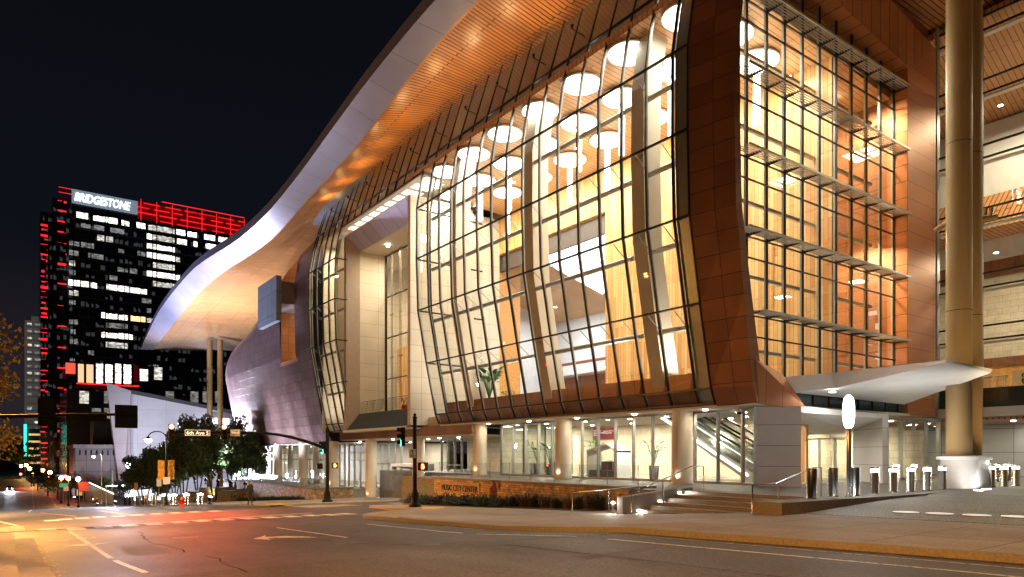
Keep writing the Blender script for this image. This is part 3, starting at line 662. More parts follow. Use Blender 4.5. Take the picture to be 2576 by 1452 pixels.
for z in (13.4, 15.5, 17.6, 19.6, 21.2): m_.box(25.97, 72, z-.04, 26.04, 77, z+.04)
m_.build('window_frame', M['blackmetal'], AW)
# projecting blue-grey metal box bay
bb = MB(); bb.box(22.3, 72.1, 15.35, 22.85, 78.6, 20.0); BB = bb.build('box_bay', brick('blue_grey_box_panels', (.20, .25, .31), (.23, .28, .34), (.08, .1, .12), 1.6, 2.3, .03, 'yz', .5, .3, 0, .3, .1), BL)
bb = MB(); bb.box(22.86, 72.2, 17.2, 26.0, 77.2, 19.5); bb.build('bay_arm', mat('bay_grey', (.16, .14, .13), .5, .2, .1), BB)

# ------------------------------------------------------------------ end wall (right-hand side)
EY = 18.8; XM = [25.3, 26.58, 28.08, 29.5, 31.0, 32.5, 34.02, 35.54, 37.06, 38.58, 40.05]
def headz(x): return 22.85 + (40.1 - x) * .105
eg = MB()
for a, b in zip(XM, XM[1:]): z_ = 9.0 if a < 26 else 4.4; eg.face((a, EY, z_), (b, EY, z_), (b, EY, headz(b)), (a, EY, headz(a)))
EW = eg.build('end_curtain_wall', M['glass_end'], BL); EW['label'] = 'flat end wall of glass with louvred sunshades'
for x in XM:
    z_ = 9.0 if x < 26 else 4.4; m_ = MB(); m_.box(x-.028, EY-.07, z_, x+.028, EY+.02, headz(x)); m_.build('mullion', M['blackmetal'], EW)
    m_ = MB(); m_.box(x-.02, EY+.03, z_, x+.02, EY+.13, headz(x)); m_.build('fin', M['palefin'], EW)
SZ = [7.72, 11.22, 14.72, 18.22, 21.72]
for z in SZ:
    for dz in (-.05, -.98):
        m_ = MB(); m_.box(25.2 if z > 9 else 26.5, EY-.06, z+dz-.028, 40.08, EY+.02, z+dz+.028); m_.build('transom', M['blackmetal'], EW)
    bm_ = MB(); bm_.box(26.3, EY+1.1, z-1.42, 39.9, EY+1.25, z-1.26); bm_.build('inner_beam', M['cream'], EW)
    sd = MB()
    for i in range(5): sd.rbox((32.8 if z > 9 else 33.3, EY-.20-i*.14, z+.03-i*.012), (14.6 if z > 9 else 13.6, .05, .016), 0, ('X', -.5))
    sd.box(25.5 if z > 9 else 26.5, EY-.92, z-.05, 40.1, EY-.86, z+.05)
    SD = sd.build('sunshade', M['greymetal'], EW)
    for x in XM[1:]:
        ar = MB(); ar.extr([(x-.02, EY-.08, z-.08), (x-.02, EY-.08, z+.10), (x-.02, EY-.88, z+.02), (x-.02, EY-.88, z-.03)], (.04, 0, 0)); ar.build('bracket', M['blackmetal'], EW)
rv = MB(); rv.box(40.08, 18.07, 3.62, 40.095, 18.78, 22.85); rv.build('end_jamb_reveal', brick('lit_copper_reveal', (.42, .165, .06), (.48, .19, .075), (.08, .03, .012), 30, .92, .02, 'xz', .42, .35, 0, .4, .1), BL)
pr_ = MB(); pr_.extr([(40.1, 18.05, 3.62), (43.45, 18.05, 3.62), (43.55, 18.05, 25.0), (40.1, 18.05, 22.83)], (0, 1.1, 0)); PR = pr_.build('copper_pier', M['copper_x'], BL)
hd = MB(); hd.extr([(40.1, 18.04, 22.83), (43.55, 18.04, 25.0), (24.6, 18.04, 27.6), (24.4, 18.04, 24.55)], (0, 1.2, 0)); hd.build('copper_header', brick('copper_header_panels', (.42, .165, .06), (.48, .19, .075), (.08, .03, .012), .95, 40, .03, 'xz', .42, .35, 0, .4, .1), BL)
# upper body behind header up to the roof
ub_ = MB(); ub_.box(25.8, 19.3, 24.9, 45.5, 20.0, 27.5); ub_.build('upper_wall', M['redbrown'], BL)

# ------------------------------------------------------------------ hall interior
hf = MB(); hf.box(26.8, 19.0, 3.72, 62, 48.1, 4.4); hf.build('hall_floor', M['interior_floor'], BL)
HZ = 21.9
ce = MB(); ce.extr([(24.75, 18.95, 22.4), (40.0, 18.95, 21.4), (40.0, 48.1, 21.4), (24.75, 48.1, 22.4)], (0, 0, .35)); ce.build('hall_ceiling', M['ceilwood'], BL)
ce = MB(); ce.box(29.3, 48.8, 21.2, 40.0, 67.6, 21.6); ce.box(25, 61.0, 22.4, 31, 67.6, 22.7); ce.build('upper_ceiling', M['cream'], BL)
wb = MB()
wb.box(34, 19.0, 4.4, 34.3, 35.6, 22.3); wb.box(34, 49.0, 4.4, 34.3, 53.2, 22.3); wb.box(34, 35.6, 18.6, 34.3, 49.0, 22.3)
wb.build('wood_wall', M['wallwood'], BL)
wb = MB(); wb.box(34.3, 49.0, 4.4, 36.5, 49.3, 18.6); wb.box(34.3, 35.3, 4.4, 34.5, 35.6, 18.6); wb.box(34.3, 35.6, 18.55, 36.5, 49.0, 18.8); wb.build('opening_lining', M['wood_plain'], BL)
wb = MB(); wb.box(34.3, 35.6, 17.2, 34.5, 49.0, 18.5); wb.build('opening_lintel', mat('dark_lintel', (.09, .07, .06), .5, 0, .1), BL)
for y, z0, z1 in [(30.5, 6.0, 9.5), (27.2, 5.2, 8.6), (31.4, 16.6, 18.2), (22.3, 9.5, 13)]:
    sl = MB(); sl.box(33.95, y, z0, 34.02, y+.14, z1); sl.build('wall_slot', M['wood_plain'], BL)
wb = MB(); wb.box(34.3, 24.0, 8.1, 40.3, 24.2, 22.3); wb.build('wood_end_wall', M['wallwood_x'], BL)
wb = MB(); wb.box(34.3, 23.9, 4.4, 40.3, 24.1, 8.08); wb.build('stone_end_wall', M['limestone_s'], BL)
wb = MB(); wb.box(40.2, 19.0, 4.4, 40.4, 24.2, 22.9); wb.build('copper_side_wall', M['copper'], BL)
wb = MB(); wb.box(36.9, 23.82, 5.5, 37.3, 23.98, 12.0); wb.build('wall_slot', M['blackmetal'], BL)
# atrium beyond the opening
at_ = MB(); at_.box(48, 30, 4.4, 48.3, 60, 11.2); at_.build('atrium_back_wall', M['redbrown'], BL)
at_ = MB(); at_.box(48, 30, 11.2, 48.3, 60, 19); at_.box(34.5, 58, 4.4, 48, 58.3, 19); at_.box(46.5, 30, 9.6, 48, 60, 10.6); at_.build('atrium_white_wall', M['white'], BL)
at_ = MB(); at_.extr([(36.6, 30, 18.6), (48.3, 30, 15.6), (48.3, 60, 15.6), (36.6, 60, 18.6)], (0, 0, .2)); at_.build('atrium_ceiling', M['ceilwood'], BL)
at_ = MB(); 
for y in (38, 42, 46): at_.box(47.9, y, 11.6, 47.99, y+2.4, 13.2)
at_.build('atrium_window', M['darkglass'], BL)
at_ = MB(); at_.box(47.5, 41, 12.2, 47.6, 44, 14); 
for y in (36.5, 44.5): at_.lathe((45, y, 0), [(.5, 4.4), (.5, 16)], 16)
at_.build('atrium_column', M['white'], BL)
sk_ = MB(); sk_.extr([(37, 38, 18.4), (42, 40, 17.1), (44.5, 47, 16.4), (37, 47, 18.4)], (0, 0, -.08)); sk_.build('glowing_ceiling_panel', emit('ceiling_panel_glow', (.92, .95, 1), 2.4), BL)  # white ceiling panel made to glow, added to brighten the atrium
# limestone walls left of the wood wall
lw = MB(); lw.box(29.2, 48.65, 4.4, 34.0, 48.95, 21.2); lw.box(33.9, 53.2, 4.4, 34.3, 67.6, 22.4); lw.box(25.5, 67.3, 3.8, 34, 67.6, 22.3); lw.build('limestone_wall', M['limestone'], BL)
lw = MB(); lw.box(32.8, 61.4, 4.4, 33.0, 65.6, 12.5); lw.build('orange_wood_wall', M['wallwood'], BL)
lf = MB(); lf.box(26.6, 48.7, 3.72, 45, 67.6, 4.4); lf.build('portal_floor', M['interior_floor'], BL)
# white box ribs that lean with the glass
for y in (24.0, 32.9, 41.6, 63.0):
    rb = MB(); rb.loft([[(FX(z)+.9, y-.42, z), (FX(z)+2.1, y-.42, z), (FX(z)+2.1, y+.42, z), (FX(z)+.9, y+.42, z)] for z in zlist(4.4, 22.3)]); rb.build('rib', M['cream'], BL)
# horizontal struts behind each row
for z in ROWS[2:6]:
    for (a, b) in [(21.2, 23.5), (24.5, 32.4), (33.4, 41.1), (42.1, 44.6), (61.3, 62.5), (63.5, 67.3)]:
        t_ = MB(); t_.tube((FX(z)+1.0, a, z-.75), (FX(z)+1.0, b, z-.75), .13, n=10)
        y = a + .5
        while y < b: t_.tube((FX(z)+.1, y, z-.05), (FX(z)+1.0, y, z-.7), .025, n=5); y += 1.613
        t_.build('strut', M['greymetal'], BL)
# walls of the ground-floor lobby
gl_ = MB(); gl_.box(37.0, 24.5, 0, 37.3, 39.5, 3.6); gl_.box(28.2, 39.9, 0, 37, 40.1, 3.6); gl_.build('lobby_stone_wall', M['limestone_s'], BL)
gl_ = MB(); gl_.box(33, 19.8, .0, 33.2, 22.6, 3.6); gl_.build('lobby_wood_wall', M['wallwood'], BL)
gl_ = MB(); gl_.box(28.05, 18.6, 0.004, 37, 39.9, .02); gl_.build('lobby_floor', M['interior_floor'], BL)
# left ground floor: glazing between columns, lobby behind
for k in range(4):
    a = 69.0 + 9.08*k; 
    glazing('tall ground floor windows between round columns', ((28.6, a+7.6), (28.6, a+.3)), -1.88, 2.6, 1.45, [.9, 1.65], 'greymetal')
    w_ = MB(); w_.box(28.5, a+7.6, -1.9, 28.8, a+9.38, 2.6); w_.build('wall_panel', M['cream'], BL)
gl_ = MB(); gl_.box(36.0, 61, -2.6, 36.3, 101, 2.6); gl_.box(28.5, 101.0, -1.9, 36, 101.2, 2.6); gl_.build('left_lobby_wall', M['cream'], BL)
glazing('tall ground floor windows right of the columns', ((28.6, 68.2), (28.6, 63.9)), -1.88, 2.6, 1.45, [.9, 1.65])
# entrance box by the plaza
e1 = MB(); e1.extr([(26.9, 18.5, .0), (28.25, 17.2, .0), (28.25, 17.2, 3.58), (26.9, 18.5, 3.58)], (.35, .35, 0)); e1.build('panelled_wall', brick('pinkish_entrance_panels', (.50, .44, .40), (.52, .46, .42), (.16, .14, .13), 30, .92, .014, 'xz', .5, 0, 0, .3, .05), BL)
e2 = MB(); e2.hexa([(35.0, 16.95, 0), (35.3, 16.8, 0), (37.8, 19.6, 0), (37.5, 19.75, 0), (35.0, 16.95, 3.45), (35.3, 16.8, 3.45), (37.8, 19.6, 3.45), (37.5, 19.75, 2.9)]); e2.build('entrance_side_wall', brick('white_entrance_panels', (.74, .74, .73), (.76, .76, .75), (.3, .3, .3), 30, .92, .014, 'xz', .45, 0, 0, .3, .03), BL)
e3 = MB(); e3.hexa([(28.25, 17.2, 3.3), (35.0, 16.95, 3.25), (37.5, 19.75, 2.72), (36.8, 23.2, 2.72), (28.25, 17.2, 3.57), (35.0, 16.95, 3.45), (37.5, 19.75, 3.5), (36.8, 23.2, 3.5)]); e3.build('entrance_canopy', M['white'], BL)
for k in range(4):
    y = 19.85 + k*.92; d_ = MB(); fr = MB(); x = 37.5
    d_.face((x, y+.06, .1), (x, y+.86, .1), (x, y+.86, 2.3), (x, y+.06, 2.3)); fr.box(x-.04, y, 0, x+.04, y+.07, 2.4); fr.box(x-.04, y+.85, 0, x+.04, y+.92, 2.4); fr.box(x-.04, y, 2.3, x+.04, y+.92, 2.38); fr.box(x-.04, y, .01, x+.04, y+.92, .12); fr.box(x-.04, y, 2.6, x+.04, y+.92, 2.72)
    D_ = fr.build('entrance_door', M['white'], BL); d_.build('door_glass', M['glass_low'], D_)
    h_ = MB(); h_.tube((x-.12, y+(.15 if k % 2 else .77), .7), (x-.12, y+(.15 if k % 2 else .77), 1.7), .02); h_.build('handle', M['steel'], D_)
ev = MB(); ev.box(41.5, 18, 0, 41.8, 25, 2.8); ev.box(36.8, 23.3, 0, 41.5, 23.5, 2.8); ev.build('vestibule_wall', M['limestone_s'], BL)
# dark glass strip above the entrance, then the folded white canopy
ds = MB(); ds.box(28.6, 18.3, 3.72, 40.1, 18.36, 4.75); DS = ds.build('strip_window', mat('blue_grey_strip_glass', (.05, .085, .095), .08, 0, 0), BL)
for k in range(8):
    m_ = MB(); m_.box(29.6 + k*1.4, 18.22, 3.72, 29.66 + k*1.4, 18.29, 4.75); m_.build('mullion', M['blackmetal'], DS)
cn = MB()
A0, A1, A2 = Vector((28.4, 18.2, 4.95)), Vector((29.0, 16.2, 5.0)), Vector((26.9, 10.8, 4.80))
B0, B1 = Vector((29.95, 10.45, 4.66)), Vector((40.0, 18.2, 5.0))
l0, l1, l2, m1_, m0_ = Vector((28.7, 18.1, 4.28)), Vector((29.2, 16.2, 4.34)), Vector((27.0, 10.9, 4.72)), Vector((29.95, 10.5, 4.52)), Vector((39.8, 18.1, 4.2))
cn.add([A0, A1, A2, B0, B1, l0, l1, l2, m1_, m0_], [(0,1,2,3,4), (0,5,6,1), (1,6,7,2), (2,7,8,3), (3,8,9,4), (5,9,8,6), (6,8,7)])
cn.build('folded_canopy', M['white'], BL)
# ground floor glass right of the entrance box
glazing('greenish ground floor glass right of the entrance', ((37.9, 18.9), (45.9, 18.9)), .02, 3.5, 1.6, [])
gl_ = MB(); gl_.box(42, 23, 0, 60, 23.2, 3.5); gl_.build('right_lobby_wall', M['limestone_s'], BL)
gl_ = MB(); gl_.box(40.2, 18.95, 3.55, 62, 30, 3.64); gl_.build('right_soffit', M['cream'], BL)

# ------------------------------------------------------------------ right wing glass (faces the street)
X2 = 46.0
rg = MB(); rg.face((X2, 19.0, 5.3), (X2, -4, 5.3), (X2, -4, 27.4), (X2, 19.0, 27.4)); RG = rg.build('wing_curtain_wall', M['glass'], BL); RG['label'] = 'tall glass wall behind the twin pillars'
for z in (8.15, 8.95, 11.2, 12.0, 15.0, 15.8, 18.75, 19.5, 22.5, 23.3, 26.2, 27.0):
    m_ = MB(); m_.box(X2-.10, -4, z-.05, X2+.02, 19.0, z+.05); m_.build('transom', M['blackmetal'], RG)
    if z in (8.95, 12.0, 15.8, 19.5, 23.3, 27.0):
        m_ = MB(); m_.box(X2+.05, -4, z-1.0, X2+.45, 19.0, z-.92); m_.build('ledge', M['white'], RG)
for y in (18.9, 16.55, 9.5, 2.4):
    m_ = MB(); m_.box(X2-.35, y-.06, 3.7, X2+.0, y+.06, 27.4); m_.build('mullion', M['palefin'], RG)
sb = MB(); sb.box(X2-.25, -4, 3.66, X2+16, 30.0, 4.2); sb.build('wing_floor', M['cream'], BL)
sb = MB(); sb.box(X2-.05, -4, 4.2, X2, 19.0, 5.28); sb.build('wing_balustrade', mat('dark_balustrade_glass', (.03, .035, .03), .08, 0, 0), BL)
sb = MB(); sb.box(X2-.08, -4, 5.24, X2+.03, 19.0, 5.32); sb.box(X2-.08, -4, 4.12, X2+.03, 19.0, 4.24); sb.build('wing_rail', M['blackmetal'], BL)
XB = 54.0
for (z0, z1, m, nm, dx) in [(4.2, 7.4, 'wood_plain', 'wing_wood_panel', .1), (7.4, 8.0, 'copper', 'wing_band', 0), (8.0, 13.5, 'limestone_s', 'wing_stone_wall', .15), (13.5, 14.6, 'copper', 'wing_band', -.1),
                     (14.6, 15.9, 'white', 'wing_white_band', -.6), (19.0, 24.0, 'white', 'wing_white_wall', 0)]:
    b_ = MB(); b_.box(XB+dx, -4, z0, XB+1, 34.0, z1); b_.build(nm, M[m], BL)
b_ = MB(); b_.extr([(XB-3.4, -4, 15.9), (XB+.2, -4, 15.9), (XB+.2, -4, 19.0), (XB-.3, -4, 19.0)], (0, 38, 0)); b_.build('wing_wood_bulkhead', M['soffit'], BL)
b_ = MB(); b_.extr([(X2+.6, -4, 27.3), (XB+1, -4, 23.9), (XB+1, -4, 24.3), (X2+.6, -4, 27.7)], (0, 38, 0)); b_.build('wing_wood_ceiling', M['ceilwood'], BL)
for i in range(4):
    for kx in range(4):
        y = 15.0 - kx*1.35 - (i % 2)*.5; z = 8.8 + i*1.15; 
        b_ = MB(); b_.box(XB-.12, y, z, XB+.145, y+.5, z+.42); b_.build('wall_niche_light', emit('niche_glow', (1, .97, .9), 3.0) if i == 0 and kx == 0 else bpy.data.materials['niche_glow'], BL)
# porte-cochere below the wing
b_ = MB(); b_.box(54, -4, 0, 54.3, 30, 3.6); b_.build('drive_wall', brick('grey_drive_panels', (.42, .42, .40), (.45, .45, .43), (.15, .15, .14), 2.2, 1.6, .02, 'yz', .5, 0, 0, .3, .04), BL)
b_ = MB(); 
for i in range(14): b_.box(53.9, 9.0, .1+i*.2, 53.97, 11.2, .27+i*.2)
b_.build('roller_shutter', M['blackmetal'], BL)
b_ = MB(); b_.box(46.5, -4, 3.50, 60, 18.6, 3.62); b_.box(46.5, 18.62, 3.5, 60, 30, 3.62); b_.build('drive_soffit', M['soffit'], BL)

# ------------------------------------------------------------------ roof
TOPN = [(-6, 28.0), (10, 28.5), (25, 28.9), (36.5, 28.7), (43.9, 28.2), (49.6, 27.5), (56.5, 26.55), (60.3, 26.1), (66, 25.62), (72.5, 25.5), (80.2, 25.85), (92, 26.85), (100.6, 27.3), (110.8, 27.1), (120, 26.6), (127.5, 25.9), (137.6, 24.15), (146.2, 22.3)]
LIPN = [(-6, 27.0), (10, 27.5), (25, 27.8), (33.4, 27.8), (36.7, 27.7), (41.6, 27.15), (46.6, 26.35), (50.1, 25.75), (56.2, 25.2), (62.2, 24.75), (66.3, 24.3), (69.5, 23.95), (74.2, 23.8), (83.8, 24.15), (91.8, 24.6), (101.3, 24.7), (112.5, 24.2), (126, 23.05), (137, 22.1), (146.2, 21.35)]
INN = [(-6, 27.3), (18, 27.3), (33, 27.2), (48, 27.3), (56, 26.75), (65, 26.3), (70, 25.9), (78, 25.3), (90, 25.2), (101, 25.2), (113, 24.7), (126, 23.7), (146.2, 22.0)]
def tz(y): return smooth_interp(TOPN, y)
def lz(y): return smooth_interp(LIPN, y)
def iz(y): return smooth_interp(INN, y)
ry = yr(-6, 146.2, 1.6)
RF = thing('roof', (20, 20, 26), None, None); RF.parent = BL; RF.location = Vector((20, 20, 26)) - BL.location
def surf(name, m, fn, smooth=True, parent=RF):
    s_ = MB()
    rows_ = [fn(y) for y in ry]; n = len(rows_[0])
    s_.add([p for r in rows_ for p in r], [(k*n+i, k*n+i+1, (k+1)*n+i+1, (k+1)*n+i) for k in range(len(ry)-1) for i in range(n-1)], smooth)
    return s_.build(name, m, parent)
surf('roof_edge', M['fascia'], lambda y: [(20.05, y, tz(y)), (19.98, y, tz(y)-.95)])
surf('edge_soffit', M['fascia'], lambda y: [(19.98, y, tz(y)-.95), (20.9, y, (tz(y)-.95)*.52 + lz(y)*.48), (22.0, y, lz(y))])
surf('lip', mat('copper_lip', (.45, .2, .07), .4, .3, .1), lambda y: [(22.0, y, lz(y)), (22.16, y, lz(y)), (22.2, y, lz(y)+.12)], False)
surf('wood_soffit', M['soffit'], lambda y: [(22.2, y, lz(y)+.10), (24.0, y, lz(y)*.48+iz(y)*.52+.05), (25.9, y, iz(y)), (34, y, iz(y)+.3), (60, y, iz(y)+1.2)])
surf('roof_top', M['roofmetal'], lambda y: [(60, y, iz(y)+1.2), (60, y, tz(y)+1.8), (20.05, y, tz(y))], False)
en = MB(); y = 146.2; en.face((20.05, y, tz(y)), (19.98, y, tz(y)-.95), (22.0, y, lz(y)), (34, y, iz(y)+.2), (60, y, iz(y)+1.2), (60, y, tz(y)+1.8)); en.build('roof_end', M['fascia'], RF)
# twin roof columns
def roofcol(x, y, z0, r, ztop, m='pillar'):
    pf_ = [(r, z0)]
    for zz in (z0+6.2, z0+13.4, z0+20.6): s_ = MB(); s_.lathe((x, y, 0), [(r+.004, zz), (r+.004, zz+.025)], 32); s_.build('weld_seam', M['black'], BL)
    c_ = MB(); c_.lathe((x, y, 0), pf_ + [(r, ztop)], 32); return c_.build('roof_column', M[m], BL)
M['pillar'] = mat('tan_painted_steel', (.40, .275, .12), .5, 0, .07, .6)
roofcol(33.1, 12.8, 1.4, .49, 28.0); roofcol(34.75, 13.0, 1.4, .47, 28.0)
bs = MB(); n = 40
def stad(r, z): 
    a, b = Vector((33.1, 12.8)), Vector((34.75, 13.0)); d = (b-a).normalized(); nn = Vector((-d.y, d.x)); o = []
    for k in range(n//2+1): t = pi/2 + pi*k/(n//2); o.append(a + d*cos(t)*r + nn*sin(t)*r)
    for k in range(n//2+1): t = -pi/2 + pi*k/(n//2); o.append(b + d*cos(t)*r + nn*sin(t)*r)
    return [(q.x, q.y, z) for q in o]
bs.loft([stad(.74, 0), stad(.70, 1.22)], True, True); bs.build('pillar_base', mat('white_pillar_concrete', (.66, .65, .63), .5, 0, .08, 1.5), BL)
bs = MB(); bs.loft([stad(.84, 1.22), stad(.84, 1.36)]); bs.build('pillar_cap', M['white'], BL)
for x, y in [(29.8, 135.5), (31.4, 134.6)]: roofcol(x, y, -9, .48, 22.6)
roofcol(36.5, 118.0, -3, .5, 24.6)
# tie and floodlights on the pillars
ti = MB(); ti.tube((34.9, 13.0, 11.9), at(2506, 545, 31.2), .12, n=10); ti.tube((32.9, 12.9, 11.6), at(2352, 580, 30.5), .10, n=10); ti.build('floodlight_bracket', M['pillar'], BL)
# ------------------------------------------------------------------ lamps of the building
ORD = ['first', 'second', 'third', 'fourth', 'fifth', 'sixth', 'seventh', 'eighth', 'ninth', 'tenth', 'eleventh', 'twelfth']
WARM = (1, .80, .52); NEUT = (1, .90, .74)
def hallz(x): return 22.4 - (x - 24.75) * .0656
DISC = emit('round_diffuser_glow', (1, .93, .80), 7); TUBE = emit('tube_diffuser_glow', (1, .95, .84), 10)
rows3 = [('front', 25.95, 21.7), ('middle', 28.6, 21.2), ('back', 31.4, 21.6)]
for rn, x, y0 in rows3:
    for i in range(8):
        y = y0 + i * 3.7
        if y > 47.4: continue
        z = hallz(x) - .16
        t = thing('ceiling_lamp', (x, y, z), 'round glowing lamp on the hall ceiling, %s from the right in the %s row' % (ORD[i], rn), 'ceiling lamp', 'round lamps on the hall ceiling')
        a = MB(); a.lathe((x, y, z), [(1.08, .02), (1.16, 0), (1.16, .10), (1.08, .12)], 32); a.build('rim', M['white'], t)
        a = MB(); a.lathe((x, y, z), [(1.07, -.03), (1.09, .03)], 32); a.build('diffuser', DISC, t)
        light('AREA', (x, y, z-.12), 150, NEUT, t, size=1.8)
k = 0
for i in range(7):
    for x in (28.6, 31.4):
        y = (21.2 if x < 30 else 21.6) + i * 3.7
        if y > 47: continue
        zt_, zb = hallz(x) - .75, hallz(x) - 3.1 - ((i * 2 + (x > 30)) % 3) * .3
        t = thing('pendant_lamp', (x, y, zb), 'glowing tube lamp hung from the hall ceiling, %s from the right, %s line' % (ORD[i], 'nearer' if x < 30 else 'farther'), 'pendant lamp', 'tube lamps hung in the hall')
        a = MB(); a.tube((x, y, zb), (x, y, zt_), .17, n=14); a.build('tube', TUBE, t)
        a = MB(); a.tube((x, y, zt_), (x, y, hallz(x)), .012, n=5); a.tube((x, y, zt_), (x, y, zt_+.12), .19, n=14); a.build('rod', M['steel'], t)
def down(x, y, z, p, col=NEUT, parent=None, size=.5, spread=None):
    a = MB(); a.lathe((x, y, z), [(.10, -.012), (.13, -.004), (.13, .02)], 14); o = a.build('downlight', M['lamp_hot'], parent or BL)
    l = light('AREA', (x, y, z - .04), p, col, o, size=size)
    return o
# hall: wall washing near the back wall and the end wall
for y in (22, 28, 34, 41, 47): down(29.9, y, 21.4, 400, (1, .86, .64), size=2.5)
down(39.5, 37, 17.0, 900, (.88, .92, 1), size=3); down(44, 40, 15.8, 1000, (.9, .93, 1), size=3); down(43, 52, 15.8, 1000, (.9, .93, 1), size=3); down(44, 46, 9.4, 300, WARM, size=2)
for y in (50.5, 54.5, 58.5): down(31.2, y, 21.0, 420, NEUT, size=1.5)
down(28.0, 62.8, 22.2, 700, WARM, size=1.5); down(28.0, 65.4, 22.2, 700, WARM, size=1.5); down(27.6, 52, 20.2, 380, WARM, size=.8); down(27.6, 57, 20.2, 380, WARM, size=.8)
for y in (22.3, 28.3, 37.2, 43.6, 64.4):  # added lamps on the hall floor that brighten the ribs
    a = MB(); a.lathe((26.95, y, 5.36 if y < 45 else 4.4), [(.12, 0), (.12, .06)], 12); o = a.build('added_floor_light', M['steel'], BL); light('AREA', (26.95, y, 5.5 if y < 45 else 4.6), 260, NEUT, o, size=.7, target=(27.8, y, 20), name='lamp_light')
# ground-floor lobby
for y in (21.5, 25.5, 29.5, 33.5, 37.5):
    down(30.2, y, 3.58, 250, NEUT, size=.8); down(34.5, y, 3.58, 400, NEUT, size=.8)
for y in (20.6, 25.2, 29.8, 34.4, 39): down(26.75, y + .6, 3.55, 26, WARM, size=.25)
for k in range(4):
    down(31.8, 70.5 + k*9, 2.5, 420, NEUT, size=1.2); down(27.2, 68.2 + k*9.08, 2.55, 110, NEUT, size=.3)
for x, y in [(28.6, 43.5), (28.6, 46.5), (28.6, 49.5), (29.5, 53), (32.5, 44), (27.6, 56), (27.6, 60)]: down(x, y, 2.80, 90, NEUT, size=.3)
down(33.5, 57.5, 2.7, 500, (1, .95, .86), size=1.5); down(33, 63, 2.7, 300, NEUT, size=1.2); down(28.0, 64, 2.7, 60, NEUT, size=.3)
# up-lit columns
for k in range(9):
    y = 22.7 + 9.08*k; z0 = .05 if k < 3 else (gz(y)+.2 if k < 5 else -1.82)
    light('SPOT', (26.15, y-.15, z0), 130, (1, .90, .70), BL, size=.05, target=(26.9, y, z0+3.0), spot=70, name='column_uplight')
# entrance and right lobby
light('AREA', (33.5, 18.9, 3.1), 330, (1, .97, .92), BL, size=1.6, target=(33.5, 18.9, 0), name='canopy_downlight')
down(39.6, 21.5, 2.9, 380, (1, .9, .66), size=1); down(29.4, 16.4, 4.2, 60, (1, .95, .9), size=.3)
for x in (44, 49): down(x, 20.8, 3.5, 140, (1, .88, .6), size=1)
for y in (16, 10, 4): down(49, y, 3.47, 90, (1, .93, .8), size=.5); down(53, y, 3.47, 60, (1, .93, .8), size=.5)
# end-wall hall and wing
for x in (28.5, 33, 37.5): down(x, 20.8, 21.2, 110 if x < 35 else 1700, WARM, size=1.6)
down(37.4, 21.2, 13.6, 1100, WARM, size=1); down(36.0, 21.2, 7.9, 200, NEUT, size=1)
for y in (17, 12, 6): down(50, y, 23.2, 620, (1, .87, .60), size=2); down(49.3, y, 13.9, 420, (1, .88, .62), size=1)
down(52, 15.5, 7.0, 90, WARM, size=.6)
# wood soffit up-lights on the facade head
for j_, y in enumerate((20.6, 24.6, 28.4, 31.8, 35.5, 39.2, 43.2, 47.0, 51.0, 55.0, 59.0, 63.0)):
    x = 24.65; z = 24.7
    a = MB(); a.tube((x, y, z-.18), (x, y, z), .06, .09, n=10); a.tube((x, y, z-.2), (FX(z)+.1, y, z-.3), .03, n=5); o = a.build('soffit_uplight', M['blackmetal'], BL)
    if j_ % 2: light('SPOT', (x, y, z+.02), 60, (1, .70, .34), o, size=.04, target=(x-.35, y, z+3), spot=100, blend=.3)
    light('SPOT', (x, y, z+.02), 190, (1, .56, .20), o, size=.3, target=(x-.6, y, z+3), spot=165, blend=1)
light('AREA', (16.0, 118, 0), 42000, (.80, .80, 1), BL, size=(8, 5), target=(25, 88, 7), name='added_shell_light')  # added area light with no screen body, makes the highlight on the shell
for y in (22.5, 27.5, 32.5, 37.5, 42.5, 47.5, 52.5, 57.5, 62.5, 66.2):  # added area lights under the top glass band, for its upward fade
    light('AREA', (26.1, y, 22.85), 30, (1, .9, .72), BL, size=(.5, 4), target=(26.3, y, 30), name='added_band_light')
# right-hand dark soffit and pillar
for dx in (0, .42, .8):
    a = MB(); p_ = at(2462 + dx*38, 548, 31.1); a.tube(p_ + Vector((0,0,.1)), p_ + Vector((-.05, -.03, .42)), .07, .11, n=10); a.build('pillar_floodlight', M['steel'], BL)
p_ = at(2466, 536, 30.6); light('SPOT', p_, 330, (1, .74, .36), BL, size=.05, target=(34.75, 13.0, 14.6), spot=62, name='lamp_light')
light('SPOT', (30.5, 13.0, .15), 420, (1, .97, .92), BL, size=.3, target=(31.2, 14.2, 4.6), spot=120, name='added_canopy_spot')  # added spot without a fixture, brightens the canopy underside
light('SPOT', (30.6, 10.6, .12), 110, (1, .95, .9), BL, size=.1, target=(33.4, 12.8, 1.4), spot=60, name='pillar_uplight')
light('SPOT', (29.5, 6.5, .3), 1500, (1, .72, .38), BL, size=.3, target=(33.6, 13, 14), spot=60, name='pillar_uplight')
light('SPOT', (34.0, 9.0, .2), 500, (1, .62, .28), BL, size=.3, target=(42, 18, 13), spot=75, name='copper_uplight')
light('SPOT', (36.5, 16.6, 5.3), 900, (1, .66, .32), BL, size=.2, target=(40.3, 18.6, 13), spot=70, blend=.8, name='added_canopy_spot')  # added spots on the canopy, brighten the end reveal, pier and header
light('SPOT', (31.0, 15.8, 5.3), 700, (1, .70, .36), BL, size=.2, target=(33, 18.6, 23), spot=60, blend=.8, name='added_canopy_spot')
